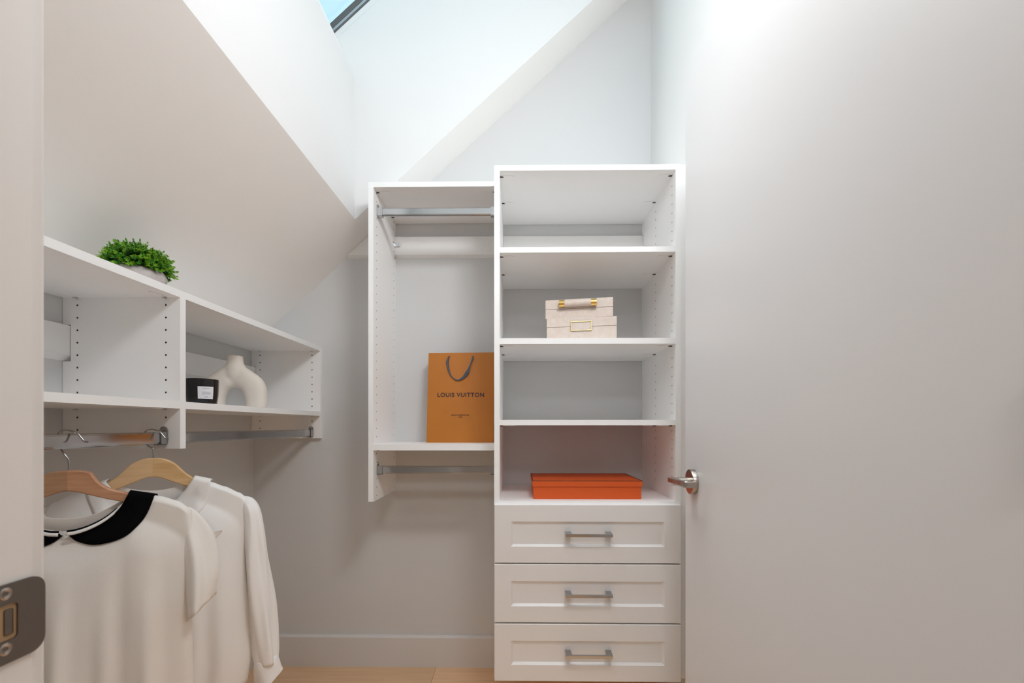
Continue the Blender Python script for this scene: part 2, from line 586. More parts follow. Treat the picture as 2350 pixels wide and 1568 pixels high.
# ------------------------------------------------------------------ closet panels with drilled rows
def drilled_panel(bm, face, c, t, u0, u1, v0, v1, cols, vs_holes, notch=None, r=0.0026):
    """A board in the plane face ('x' or 'y' = axis of its normal).
    c = coordinate of the drilled face, t = signed thickness away from it,
    u = the other horizontal axis, v = z.  notch = (uend, vlo, vhi) cut out at the u1 side."""
    def P(u, v, d=0.0):
        return (c + d, u, v) if face == 'x' else (u, c + d, v)

    def q(a, b2, c2, d2, mi=0):
        f = bm.faces.new([bm.verts.new(P(*p)) for p in (a, b2, c2, d2)])
        f.material_index = mi

    hw, hh = 0.007, 0.016
    ub = sorted([(cc - hw, cc + hw) for cc in cols])
    edges = []
    cur = u0
    lo, hi = min(u0, u1), max(u0, u1)
    cur = lo
    spans = []
    for a, b2 in ub:
        spans.append((cur, a, None))
        spans.append((a, b2, (a + b2) / 2))
        cur = b2
    spans.append((cur, hi, None))
    if notch:
        nu, nlo, nhi = notch
        new = []
        for a, b2, cc in spans:
            if cc is None and a < nu < b2:
                new += [(a, nu, None), (nu, b2, None)]
            else:
                new.append((a, b2, cc))
        spans = new
    for a, b2, cc in spans:
        if b2 - a < 1e-6:
            continue
        m_ = (a + b2) / 2
        innotch = notch and ((m_ - nu) * (u1 - nu) > 0)
        if innotch:
            q((a, v0), (b2, v0), (b2, nlo), (a, nlo))
            q((a, nhi), (b2, nhi), (b2, v1), (a, v1))
            continue
        if cc is None:
            q((a, v0), (b2, v0), (b2, v1), (a, v1))
            continue
        cur = v0
        for vh in vs_holes:
            q((a, cur), (b2, cur), (b2, vh - hw), (a, vh - hw))
            circ = [(cc + r * cos(pi / 4 * k + pi / 8), vh + r * sin(pi / 4 * k + pi / 8)) for k in range(8)]
            sq = [(cc + hw * x, vh + hw * z) for x, z in ((1, 0.41), (0.41, 1), (-0.41, 1), (-1, 0.41), (-1, -0.41), (-0.41, -1), (0.41, -1), (1, -0.41))]
            for k in range(8):
                q(circ[k], circ[(k + 1) % 8], sq[(k + 1) % 8], sq[k])
                k2 = (k + 1) % 8
                dd = math.copysign(0.009, t)
                q((*circ[k], 0), (*circ[k2], 0), (*circ[k2], dd), (*circ[k], dd), 2)
            for k0, cx, cz in ((0, 1, 1), (2, -1, 1), (4, -1, -1), (6, 1, -1)):
                f = bm.faces.new([bm.verts.new(P(*sq[k0])), bm.verts.new(P(cc + hw * cx, vh + hw * cz)), bm.verts.new(P(*sq[k0 + 1]))])
            f = bm.faces.new([bm.verts.new(P(x, z, math.copysign(0.009, t))) for x, z in circ])
            f.material_index = 2
            cur = vh + hw
        q((a, cur), (b2, cur), (b2, v1), (a, v1))
    # other five sides (the notch leaves a recess on the drilled side only as deep as the board)
    if notch:
        q((u1, v0, t), (u1, nlo, t), (u0, nlo, t), (u0, v0, t))
        q((u1, nhi, t), (u1, v1, t), (u0, v1, t), (u0, nhi, t))
        q((nu, nlo, t), (nu, nhi, t), (u0, nhi, t), (u0, nlo, t))
        q((u1, nlo), (u1, nlo, t), (nu, nlo, t), (nu, nlo))
        q((u1, nhi), (u1, nhi, t), (nu, nhi, t), (nu, nhi))
        q((nu, nlo), (nu, nlo, t), (nu, nhi, t), (nu, nhi), 2)
        q((u1, v0), (u1, v0, t), (u1, nlo, t), (u1, nlo))
        q((u1, nhi), (u1, nhi, t), (u1, v1, t), (u1, v1))
    else:
        q((u0, v0, t), (u1, v0, t), (u1, v1, t), (u0, v1, t))
        q((u1, v0), (u1, v0, t), (u1, v1, t), (u1, v1))
    q((u0, v0), (u0, v0, t), (u0, v1, t), (u0, v1), 1)
    q((u0, v0), (u1, v0), (u1, v0, t), (u0, v0, t))
    q((u0, v1), (u1, v1), (u1, v1, t), (u0, v1, t), 1)


PM = [M_MEL, M_EDGE, M_HOLE]


def panel(parent, *a, name='side_panel', **k):
    bm = bmesh.new()
    drilled_panel(bm, *a, **k)
    bmesh.ops.remove_doubles(bm, verts=bm.verts, dist=0.00002)
    return mesh_obj(name, bm, PM, parent, recalc=True)


def hole_rows(z0, z1, skip=(), pitch=0.032):
    out = []
    z = z0
    while z < z1:
        if not any(a < z < b2 for a, b2 in skip):
            out.append(z)
        z += pitch
    return out


def board(parent, x0, x1, y0, y1, z0, z1, front, name='shelf'):
    """horizontal board with a lighter edge band on its front side ('y' = -Y side, 'x' = +X side)"""
    bm = bmesh.new()
    if front == 'y':
        box(bm, x0, x1, y0 + 0.001, y1, z0, z1)
        box(bm, x0, x1, y0, y0 + 0.001, z0, z1, 0, 1)
    else:
        box(bm, x0, x1 - 0.001, y0, y1, z0, z1)
        box(bm, x1 - 0.001, x1, y0, y1, z0, z1, 0, 1)
    bmesh.ops.remove_doubles(bm, verts=bm.verts, dist=0.00001)
    # drop the internal faces between board and band
    dead = [f for f in bm.faces if abs(f.normal[1 if front == 'y' else 0]) > 0.9 and
            abs(f.calc_center_median()[1 if front == 'y' else 0] - ((y0 + 0.001) if front == 'y' else (x1 - 0.001))) < 1e-5]
    bmesh.ops.delete(bm, geom=dead, context='FACES_ONLY')
    return mesh_obj(name, bm, [M_MEL, M_EDGE], parent)


# a shelf connector: faint oval cap with a dark bolt reaching into the side panel
bm = bmesh.new()
n = 20
oval = [(0.030 + 0.022 * cos(2 * pi * k / n), 0.0085 * sin(2 * pi * k / n), 0) for k in range(n)]
prism(bm, oval, (0, 0, -0.0016), 0)
tube(bm, [(-0.0005, 0, -0.0014), (0.0125, 0, -0.0014)], 0.0021, 8, 1)
tube(bm, [(0.0060, 0, -0.0014), (0.0085, 0, -0.0014)], 0.0028, 8, 1)
for v in bm.verts:
    v.co.z -= 0.0003
conn_me = bpy.data.meshes.new('shelf_connector')
bmesh.ops.recalc_face_normals(bm, faces=bm.faces)
bm.to_mesh(conn_me)
bm.free()
conn_me.materials.append(M_MEL)
conn_me.materials.append(M_PIN)


conn_pale = conn_me.copy()
conn_pale.materials[1] = M_ZINC


def connector(parent, x, y, z, rz, me=None):
    o = bpy.data.objects.new('shelf_connector', me or conn_me)
    COL.objects.link(o)
    o.parent = parent
    o.location = (x, y, z)
    o.rotation_euler = (0, 0, rz)


def rod(parent, axis, c, z, a, b2, name='clothes_rod'):
    """oval closet rod 30 x 15 mm with chamfered flat sides; axis 'x' or 'y'; c = the fixed coordinate"""
    prof2 = []
    w, h, ch = 0.0070, 0.0150, 0.0035
    pts = [(-w, -h + ch), (-w + ch * 0.8, -h), (w - ch * 0.8, -h), (w, -h + ch), (w, h - ch), (w - ch * 0.8, h), (-w + ch * 0.8, h), (-w, h - ch)]
    bm = bmesh.new()
    rings = []
    for t in (a, b2):
        rings.append([((t, c + p[0], z + p[1]) if axis == 'x' else (c + p[0], t, z + p[1])) for p in pts])
    loft(bm, rings, True, True, True)
    bmesh.ops.bevel(bm, geom=[e_ for e_ in bm.edges if abs((e_.verts[0].co - e_.verts[1].co).length - abs(b2 - a)) < 1e-4],
                    offset=0.0012, segments=2, affect='EDGES')
    r_ = mesh_obj(name, bm, M_CHROME, parent)
    # cup brackets at both ends
    for t, s in ((a, 1), (b2, -1)):
        bm = bmesh.new()
        W = 0.0105
        out2 = [(-W, 0.006)] + [(-W * cos(pi * k / 10), 0.018 + 0.0115 * sin(pi * k / 10)) for k in range(11)] + [(W, 0.006)]
        out2 += [(W * cos(pi * k / 10), -0.010 - 0.0105 * sin(pi * k / 10)) for k in range(11)]

        def P(u, v, d):
            return (t + s * d, c + u, z + v) if axis == 'x' else (c + u, t + s * d, z + v)
        prism(bm, [P(u, v, 0.0002) for u, v in out2], Vector(P(0, 0, 0.0030)) - Vector(P(0, 0, 0)))
        # saddle walls that grip the rod
        for u0, u1 in ((-0.0098, -0.0072), (0.0072, 0.0098)):
            prism(bm, [P(u0, -0.0165, 0.003), P(u1, -0.0165, 0.003), P(u1, 0.0150, 0.003), P(u0, 0.0150, 0.003)], Vector(P(0, 0, 0.018)) - Vector(P(0, 0, 0)))
        prism(bm, [P(-0.0098, -0.0182, 0.003), P(0.0098, -0.0182, 0.003), P(0.0098, -0.0152, 0.003), P(-0.0098, -0.0152, 0.003)], Vector(P(0, 0, 0.018)) - Vector(P(0, 0, 0)))
        # screw head on the upper lobe
        cc = Vector(P(0, 0.0225, 0.0030))
        ax = Vector(P(0, 0, 1)) - Vector(P(0, 0, 0))
        tube(bm, [cc, cc + ax * 0.002, cc + ax * 0.0032], [0.0048, 0.0045, 0.0025], 12)
        o = mesh_obj('rod_bracket', bm, M_CHROME, r_)
        auto_smooth(o, 40)
    return auto_smooth(r_, 25)


# ------------------------------------------------------------------ tower with drawers
TY = 1.539                        # front plane of the tower
TX0, TX1 = -0.0815, 0.5635
PT = 0.0190
tow = thing('shelf_tower', 'tall white shelf tower with three shaker drawers beside the open door', 'closet tower', ((TX0 + TX1) / 2, YB - 0.2, 0.0))


def loc_child(o, p):
    o.matrix_parent_inverse = Matrix.Translation(-p.location)
    return o


def reparent(p):
    for ch in p.children:
        ch.matrix_parent_inverse = Matrix.Translation(-p.location)


CZ0, CZ1 = 1.7937, 1.882          # back cleat
TZ0, TZ1 = 0.183, 1.9594
TD = 0.797
rows_t = hole_rows(TD + 0.050, 1.93, skip=((1.325, 1.37), (1.645, 1.69), (1.045, 1.09)))
panel(tow, 'x', TX1 - PT, PT, TY, YB, TZ0, TZ1, [TY + 0.037, TY + 0.224], rows_t, notch=(YB - 0.023, CZ0 - 0.004, CZ1 + 0.002))
panel(tow, 'x', TX0 + PT, -PT, TY, YB, TZ0, TZ1, [TY + 0.037, TY + 0.224], rows_t, notch=(YB - 0.023, CZ0 - 0.004, CZ1 + 0.002))
IX0, IX1 = TX0 + PT, TX1 - PT
for i, (z0, z1) in enumerate(((1.9405, 1.9592), (1.6570, 1.6755), (1.3400, 1.3600), (1.0585, 1.0775), (0.7785, 0.7970))):
    board(tow, IX0, IX1, TY + (0.0 if i else 0.0), YB - 0.002 - (0.0 if i else 0.0), z0, z1, 'y', 'shelf' if i else 'top_panel')
    if i < 4:
        for yy in (TY + 0.037, TY + 0.224):
            connector(tow, IX0, yy, z0, 0)
            connector(tow, IX1, yy, z0, pi)
bm = bmesh.new()
box(bm, IX0, IX1, TY + 0.02, YB - 0.03, TZ0 + 0.002, TZ0 + 0.02)
box(bm, IX0, IX1, YB - 0.022, YB - 0.002, TZ0, TD - 0.02)
mesh_obj('drawer_carcass', bm, M_MEL, tow)
bm = bmesh.new()
box(bm, TX1 + 0.0005, XR - 0.0005, TY + 0.004, TY + 0.022, TZ0, TZ1, 0.0008)
mesh_obj('filler_strip', bm, M_EDGE, tow)


def drawer_front(parent, x0, x1, z0, z1, yf):
    bm = bmesh.new()
    fx0, fx1, fz0, fz1 = x0 + 0.0565, x1 - 0.0565, z0 + 0.0555, z1 - 0.0575
    b_ = 0.0075
    d = 0.0075
    yb = yf + 0.019

    def ring(i, j, yy):
        return [(x0 + i, yy, z0 + i), (x1 - i, yy, z0 + i), (x1 - i, yy, z1 - i), (x0 + i, yy, z1 - i)]
    rings = [ring(0, 0, yb), ring(0, 0, yf + 0.0015), ring(0.0015, 0, yf),
             [(fx0, yf, fz0), (fx1, yf, fz0), (fx1, yf, fz1), (fx0, yf, fz1)],
             [(fx0 + 0.001, yf + 0.0015, fz0 + 0.001), (fx1 - 0.001, yf + 0.0015, fz0 + 0.001), (fx1 - 0.001, yf + 0.0015, fz1 - 0.001), (fx0 + 0.001, yf + 0.0015, fz1 - 0.001)],
             [(fx0 + b_, yf + d, fz0 + b_), (fx1 - b_, yf + d, fz0 + b_), (fx1 - b_, yf + d, fz1 - b_), (fx0 + b_, yf + d, fz1 - b_)]]
    loft(bm, rings, True, True, True)
    dr = mesh_obj('drawer', bm, M_DRAW, parent)
    # handle: two flared posts carrying a flat bar
    cx, cz = (x0 + x1) / 2, (z0 + z1) / 2 + 0.001
    cx = 0.2405
    bm = bmesh.new()
    y0 = yf + d
    L = 0.0785
    for s in (-1, 1):
        xo, xi, xm = cx + s * L, cx + s * (L - 0.019), cx + s * (L - 0.022)
        prism(bm, [(xo, y0, cz + 0.006), (xi, y0, cz + 0.006), (xm, y0 - 0.035, cz + 0.0045), (xo, y0 - 0.035, cz + 0.0045)], (0, 0, -0.010))
    box(bm, cx - L, cx + L, y0 - 0.0375, y0 - 0.0285, cz - 0.0050, cz + 0.0045, 0.0010)
    hd = mesh_obj('handle', bm, M_CHROME, dr)
    hd['label'] = 'polished chrome bar pull'
    return dr


DZ = [(0.5876, 0.7868), (0.3838, 0.5828), (0.1831, 0.3785)]
for z0, z1 in DZ:
    drawer_front(tow, TX0 + 0.002, TX1 - 0.007, z0, z1, 1.520)
# drawer boxes in the dark gaps
for z0, z1 in DZ:
    bm = bmesh.new()
    box(bm, IX0 + 0.013, IX1 - 0.013, TY + 0.001, TY + 0.355, z0 + 0.02, z1 - 0.03)
    mesh_obj('drawer_box', bm, M_MEL, tow)
reparent(tow)

# ------------------------------------------------------------------ hanging section left of the tower
SY = 1.651
SX0 = -0.5570
SX1 = TX0 - 0.0005
hs_ = thing('hanging_section', 'narrow white hanging section with two chrome rods, left of the drawer tower', 'closet unit', (-0.32, 1.80, 0.773))
HZ0, HZ1 = 0.7732, 1.9663
rows_s = hole_rows(HZ0 + 0.018, 1.955, skip=((0.955, 0.995), (0.875, 0.903), (1.855, 1.897)))
panel(hs_, 'x', SX0 + PT, -PT, SY, YB, HZ0, HZ1, [SY + 0.037, YB - 0.030], rows_s, notch=(YB - 0.023, CZ0 - 0.004, CZ1 + 0.002))
board(hs_, SX0 + PT, SX1, SY, YB - 0.002, 1.9475, 1.9663, 'y', 'top_panel')
board(hs_, SX0 + PT, SX1, SY, YB - 0.002, 0.9650, 0.9877, 'y', 'shelf')
for yy in (SY + 0.037, YB - 0.065):
    for z in (1.9475, 0.9650):
        connector(hs_, SX0 + PT, yy, z, 0)
        connector(hs_, SX1, yy, z, pi)
rod(hs_, 'x', 1.6985, 1.8755, SX0 + PT, SX1)
rod(hs_, 'x', 1.6985, 0.8885, SX0 + PT, SX1)
# zinc angle that ties the panel to the cleat
bm = bmesh.new()
box(bm, SX0 + PT, SX0 + PT + 0.0015, YB - 0.052, YB - 0.024, 1.838, 1.852, 0.0004)
box(bm, SX0 + PT, SX0 + PT + 0.026, YB - 0.0255, YB - 0.024, 1.838, 1.852, 0.0004)
tube(bm, [(SX0 + PT + 0.018, YB - 0.0255, 1.845), (SX0 + PT + 0.018, YB - 0.0275, 1.845)], 0.0032, 10)
tube(bm, [(SX0 + PT, YB - 0.043, 1.851), (SX0 + PT + 0.004, YB - 0.043, 1.851)], 0.0030, 10)
mesh_obj('angle_bracket', bm, M_ZINC, hs_)
reparent(hs_)

# ------------------------------------------------------------------ wall cleats (hanging rails)
bm = bmesh.new()
zz0, zz1 = CZ0 + 0.002, CZ1
xa0 = -0.7568 + (zz0 - 1.7956) / SL + 0.002
xa1 = -0.7568 + (zz1 - 1.7956) / SL + 0.002
th = 0.0205
# trapezoid cut along the roof slope, with a bevelled lower edge
v = [bm.verts.new(p) for p in ((xa0, YB - 0.0005, zz0), (XR - 0.001, YB - 0.0005, zz0), (XR - 0.001, YB - 0.0005, zz1), (xa1, YB - 0.0005, zz1),
                               (xa0 + 0.008, YB - th, zz0 + 0.008), (XR - 0.001, YB - th, zz0 + 0.008), (XR - 0.001, YB - th, zz1), (xa1, YB - th, zz1))]
for f in ((0, 1, 2, 3), (4, 5, 6, 7), (0, 1, 5, 4), (3, 2, 6, 7), (0, 4, 7, 3), (1, 5, 6, 2)):
    bm.faces.new([v[i] for i in f])
cl = mesh_obj('wall_cleat', bm, M_CLEAT)
tag(cl, 'white wall cleat across the back wall, its left end cut along the roof slope', 'mounting rail')
LX = -0.864                      # front plane of the left unit
MY, EY = 1.127, 1.936            # near faces of the middle and end panels
LC0, LC1 = 1.222, 1.314
bm = bmesh.new()
for ya, yb in ((0.421, MY + 0.0192), (MY + 0.0196, EY - 0.001)):
    pass
pts = [(XL + 0.0005, LC0 + 0.002), (XL + 0.021, LC0 + 0.016), (XL + 0.0215, LC1 - 0.001), (XL + 0.0205, LC1), (XL + 0.0005, LC1)]
prism(bm, [(p[0], 0.423, p[1]) for p in pts], (0, EY - 0.003 + 0.008 - 0.423, 0))
cl = mesh_obj('wall_cleat', bm, M_CLEAT)
tag(cl, 'white wall cleat along the left wall, running behind the wall shelf unit', 'mounting rail')

# ------------------------------------------------------------------ left wall unit
LZ0, LZ1 = 0.998, 1.4040
lu = thing('wall_shelf_unit', 'long white wall-hung shelf unit with chrome rods under the roof slope on the left', 'closet unit', (-1.02, 1.2, LZ0))
cols = [LX - 0.037, LX - 0.2665]
rows_l = [1.3660 - 0.032 * k for k in range(8)] + [1.3660 - 0.032 * 9, 1.3660 - 0.032 * 10]
rows_l = sorted(rows_l)
nt_ = (XL + 0.0225, LC0, LC1 + 0.002)
panel(lu, 'y', MY, PT, LX, XL + 0.001, LZ0, LZ1 - 0.0005, cols, rows_l, notch=nt_)
panel(lu, 'y', EY, YB - EY - 0.0005, LX, XL + 0.001, LZ0 + 0.004, LZ1 - 0.0005, cols, rows_l, notch=nt_)
panel(lu, 'y', 0.402, PT, LX, XL + 0.001, LZ0, LZ1 - 0.0005, cols, rows_l)
for ya, yb in ((0.421, MY), (MY + PT, EY)):
    board(lu, XL + 0.001, LX, ya, yb, 1.3855, LZ1, 'x', 'top_panel')
    board(lu, XL + 0.001, LX, ya, yb, 1.1005, 1.1190, 'x', 'shelf')
    for z in (1.3855, 1.1005):
        for xx in cols:
            connector(lu, xx, ya, z, pi / 2, conn_pale)
            connector(lu, xx, yb, z, -pi / 2, conn_pale)
    rod(lu, 'y', -0.9050, 1.0255, ya, yb)
reparent(lu)

# ------------------------------------------------------------------ door with lever
dvec = Vector((0.424 - 0.4570, 0.367 - 1.217, 0))
dlen = dvec.length
ang = math.atan2(dvec.y, dvec.x)
door = bpy.data.objects.new('door_1', None)
COL.objects.link(door)
door.location = (0.4570, 1.217, 0.0)
door.rotation_euler = (0, 0, ang)
door['kind'] = 'structure'
door['label'] = 'plain light grey door standing open at right'
# local frame: +x from the free edge to the hinges, -y = the face we see  (rotating by ang)
bm = bmesh.new()
box(bm, 0, dlen, 0.0, 0.035, 0.010, 2.0110, 0.0012)
leaf = mesh_obj('door_leaf', bm, M_DOOR, door)
# which side faces the room: local +y direction in world
ly = Vector((-sin(ang), cos(ang), 0))
SIDE = 1.0
for v_ in leaf.data.vertices:
    v_.co.y = v_.co.y            # leaf body lies on the +y side (towards the right wall)
if ly.x < 0:
    for v_ in leaf.data.vertices:
        v_.co.y -= 0.035
    SIDE = -1.0
# SIDE*-1 * y is the outward direction of the visible face
OUT = -SIDE
HX, HZ = 0.066, 0.9125


def dl(x, o_, z):
    """door-local point: x along the leaf, o_ = distance out of the visible face"""
    return Vector((x, OUT * o_, z))


def lever(parent, sgn=1, base=0.0):
    def D(x, o_, z):
        return dl(x, base + sgn * o_, z)
    h = bpy.data.objects.new('lever_handle', None)
    COL.objects.link(h)
    h.parent = parent
    h['label'] = 'satin nickel lever handle on a round rose'
    ex = D(0, 1, 0) - D(0, 0, 0)
    c = D(HX, 0, HZ)
    bm = bmesh.new()
    seg = 48
    rings = []
    for o_, r_ in ((0.0004, 0.0320), (0.0115, 0.0320), (0.0125, 0.0312), (0.0125, 0.0001)):
        rings.append([D(HX + r_ * cos(2 * pi * k / seg), o_, HZ + r_ * sin(2 * pi * k / seg)) for k in range(seg)])
    loft(bm, rings, True, True, False)
    auto_smooth(mesh_obj('rose', bm, M_NICKEL, h), 40)
    bm = bmesh.new()
    rings = []
    for o_, r_ in ((0.0120, 0.0118), (0.0300, 0.0112), (0.0450, 0.0105), (0.0520, 0.0100)):
        rings.append([D(HX + r_ * cos(2 * pi * k / 24), o_, HZ + 0.0000 + r_ * sin(2 * pi * k / 24)) for k in range(24)])
    loft(bm, rings, True, True, True)
    auto_smooth(mesh_obj('neck', bm, M_NICKEL, h), 40)
    # blade: flat bar running along the leaf, tapering in and turning back to the door
    bm = bmesh.new()
    zt, zb = HZ + 0.0105, HZ - 0.0055
    out_pts = smooth_path([(HX - 0.0135, 0.0600, 0), (HX - 0.010, 0.0635, 0), (HX + 0.020, 0.0625, 0), (HX + 0.050, 0.0580, 0), (HX + 0.072, 0.0550, 0), (HX + 0.0840, 0.0510, 0), (HX + 0.0870, 0.0440, 0), (HX + 0.0870, 0.0260, 0)], 6)
    in_pts = smooth_path([(HX - 0.0135, 0.0480, 0), (HX - 0.010, 0.0450, 0), (HX + 0.020, 0.0455, 0), (HX + 0.045, 0.0465, 0), (HX + 0.068, 0.0455, 0), (HX + 0.0750, 0.0430, 0), (HX + 0.0770, 0.0380, 0), (HX + 0.0770, 0.0260, 0)], 6)
    rings = []
    for a, b2 in zip(out_pts, in_pts):
        drop = 0.0
        w_ = 0.0015
        mx_, my_ = (b2 - a).normalized().x, (b2 - a).normalized().y
        A = [(a.x + mx_ * w_, a.y + my_ * w_, zt), (b2.x - mx_ * w_, b2.y - my_ * w_, zt), (b2.x, b2.y, zt - w_), (b2.x, b2.y, zb + 0.004), (b2.x - mx_ * 0.004, b2.y - my_ * 0.004, zb),
             (a.x + mx_ * 0.004, a.y + my_ * 0.004, zb), (a.x, a.y, zb + 0.004), (a.x, a.y, zt - w_)]
        rings.append([D(*p) for p in A])
    loft(bm, rings, True, True, True)
    auto_smooth(mesh_obj('lever', bm, M_NICKEL, h), 40)
    bm = bmesh.new()
    p = D(HX + 0.0112, 0.038, HZ + 0.001)
    tube(bm, [p, p + (D(1, 0, 0) - D(0, 0, 0)) * 0.0012], 0.0022, 10)
    mesh_obj('set_screw', bm, M_CHROME, h)
    return h


lever(door, 1, 0.0)
lever(door, -1, -0.035)
for zc in (0.25, 1.05, 1.78):
    bm = bmesh.new()
    p = dl(dlen + 0.004, 0.004, zc)
    tube(bm, [p - Vector((0, 0, 0.045)), p + Vector((0, 0, 0.045))], 0.006, 12)
    mesh_obj('hinge', bm, M_NICKEL, door)

# ------------------------------------------------------------------ strike plate on the left jamb
sp = thing('strike_plate', 'dark metal strike plate with two screws, set in the door jamb at lower left', 'strike plate', (JL, 0.340, 0.900))
sp.location = (JL, 0.340, 0.900)


def S(y, z, x=0.0):
    return (x, y - 0.340, z - 0.900)


bm = bmesh.new()
ya, yb, za, zb = 0.298, 0.3695, 0.8705, 0.9325
ra = 0.011
outer = []
for cx_, cz_, a0 in ((yb - ra, zb - ra, 0), (ya + ra, zb - ra, 90), (ya + ra, za + ra, 180), (yb - ra, za + ra, 270)):
    for k in range(7):
        a_ = radians(a0 + 15 * k)
        outer.append((cx_ + ra * cos(a_), cz_ + ra * sin(a_)))
hy0, hy1, hz0, hz1 = 0.3120, 0.3490, 0.8885, 0.9165
rh = 0.003
inner = []
for cx_, cz_, a0 in ((hy1 - rh, hz1 - rh, 0), (hy0 + rh, hz1 - rh, 90), (hy0 + rh, hz0 + rh, 180), (hy1 - rh, hz0 + rh, 270)):
    for k in range(7):
        a_ = radians(a0 + 15 * k)
        inner.append((cx_ + rh * cos(a_), cz_ + rh * sin(a_)))
X1 = 0.0022
rings = [[S(p[0], p[1], -0.0005) for p in inner], [S(p[0], p[1], X1) for p in inner], [S(p[0], p[1], X1) for p in outer],
         [S(p[0], p[1], 0.0004) for p in outer]]
loft(bm, rings)
mesh_obj('plate', bm, M_BRONZE, sp)
bm = bmesh.new()
box(bm, 0.0001, 0.0008, hy0 - 0.34, hy1 - 0.34, hz0 - 0.9, hz1 - 0.9)
o = mesh_obj('latch_pocket', bm, mat('latch_pocket_wood', (0.42, 0.27, 0.14), 0.6), sp)
bm = bmesh.new()
box(bm, 0.0008, 0.0018, hy1 - 0.34 - 0.0090, hy1 - 0.34 - 0.0030, hz0 - 0.9 + 0.004, hz1 - 0.9 - 0.004, 0.001)
mesh_obj('adjusting_tab', bm, M_BRONZE, sp)
for zc in (0.9255, 0.8825):
    bm = bmesh.new()
    c0 = Vector(S(0.3400, zc, X1 - 0.0004))
    rings = []
    for x_, r_ in ((0, 0.0050), (0.0010, 0.0048), (0.0016, 0.0036), (0.0008, 0.0018), (-0.0010, 0.0012)):
        rings.append([c0 + Vector((x_, r_ * cos(2 * pi * k / 20), r_ * sin(2 * pi * k / 20))) for k in range(20)])
    loft(bm, rings, True, False, True)
    auto_smooth(mesh_obj('screw', bm, M_NICKEL, sp), 30)

# ------------------------------------------------------------------ shopping bag
BX0, BX1 = -0.3755, -0.0990
bz = 0.9877
bag = thing('paper_shopping_bag', 'tan-orange paper shopping bag with navy ribbon handles on the shelf beside the tower', 'bag', ((BX0 + BX1) / 2, 1.875, bz))
bw = (BX1 - BX0) / 2
yfb, yft = 1.8265 - 1.875, 1.8700 - 1.875
ybb, ybt = 0.0640, 0.0230
BH = 0.3755
bm = bmesh.new()


def fy(z):                        # front face depth at height z, with a slight belly
    t_ = z / BH
    return yfb + (yft - yfb) * t_ - 0.0035 * sin(pi * t_)


def by(z):
    t_ = z / BH
    return ybb + (ybt - ybb) * t_


nx, nz_ = 14, 18
grid = [[bm.verts.new((-bw + 2 * bw * i / nx, fy(BH * j / nz_) - 0.0012 * sin(pi * i / nx) * (1 - j / nz_), BH * j / nz_ + 0.0030 * (i / nx) * (j / nz_))) for i in range(nx + 1)] for j in range(nz_ + 1)]
for j in range(nz_):
    for i in range(nx):
        bm.faces.new((grid[j][i], grid[j][i + 1], grid[j + 1][i + 1], grid[j + 1][i]))
gb = [[bm.verts.new((-bw + 2 * bw * i / nx, by(BH * j / nz_), BH * j / nz_ + 0.0030 * (i / nx) * (j / nz_))) for i in range(nx + 1)] for j in range(nz_ + 1)]
for j in range(nz_):
    for i in range(nx):
        bm.faces.new((gb[j][i + 1], gb[j][i], gb[j + 1][i], gb[j + 1][i + 1]))
for i0, sx in ((0, 1), (nx, -1)):   # gussets fold inwards towards the top
    mid = []
    for j in range(nz_ + 1):
        t_ = j / nz_
        a, b2 = grid[j][i0].co, gb[j][i0].co
        mid.append(bm.verts.new(((a + b2) / 2) + Vector((sx * 0.022 * t_ ** 1.5, 0, 0))))
    for j in range(nz_):
        bm.faces.new((grid[j][i0], mid[j], mid[j + 1], grid[j + 1][i0]))
        bm.faces.new((mid[j], gb[j][i0], gb[j + 1][i0], mid[j + 1]))
for i in range(nx):
    bm.faces.new((grid[0][i], gb[0][i], gb[0][i + 1], grid[0][i + 1]))
body = mesh_obj('bag_body', bm, M_BAG, bag)
md = body.modifiers.new('thick', 'SOLIDIFY')
md.thickness = 0.0006
md.offset = -1

lean = math.atan2(yft - yfb, BH)


def text_on_bag(txt, size, xc, zc, name, spacing=1.0, width=None):
    cu = bpy.data.curves.new(name, 'FONT')
    cu.body = txt
    cu.size = size
    cu.align_x = 'CENTER'
    cu.align_y = 'CENTER'
    cu.space_character = spacing
    cu.extrude = 0.00025
    cu.offset = size * 0.022
    tmp = bpy.data.objects.new(name, cu)
    COL.objects.link(tmp)
    dg = bpy.context.evaluated_depsgraph_get()
    dg.update()
    me = bpy.data.meshes.new_from_object(tmp.evaluated_get(dg))
    bpy.data.objects.remove(tmp)
    xs_ = [v_.co.x for v_ in me.vertices]
    w_ = max(xs_) - min(xs_)
    cxm = (max(xs_) + min(xs_)) / 2
    if width:
        k = width / w_
        for v_ in me.vertices:
            v_.co.x = (v_.co.x - cxm) * k
    me.materials.clear()
    me.materials.append(M_INK)
    o = bpy.data.objects.new(name, me)
    COL.objects.link(o)
    o.parent = bag
    for v_ in me.vertices:
        z_ = zc + v_.co.y * cos(lean)
        x_ = xc + v_.co.x
        i_ = (x_ + bw) / (2 * bw)
        v_.co = Vector((x_, fy(z_) - 0.0012 * sin(pi * i_) * (1 - z_ / BH) - 0.0006 - v_.co.z, z_))
    return o


bxc = (BX0 + BX1) / 2
text_on_bag('LOUIS VUITTON', 0.0242, -0.2365 - bxc, 1.1845 - bz, 'lettering', 1.12, 0.1940)
text_on_bag('MAISON FONDÉE EN 1854', 0.0062, -0.2370 - bxc, 1.1010 - bz, 'lettering', 1.05, 0.0740)
text_on_bag('PARIS', 0.0062, -0.2370 - bxc, 1.0925 - bz, 'lettering', 1.05, 0.0150)


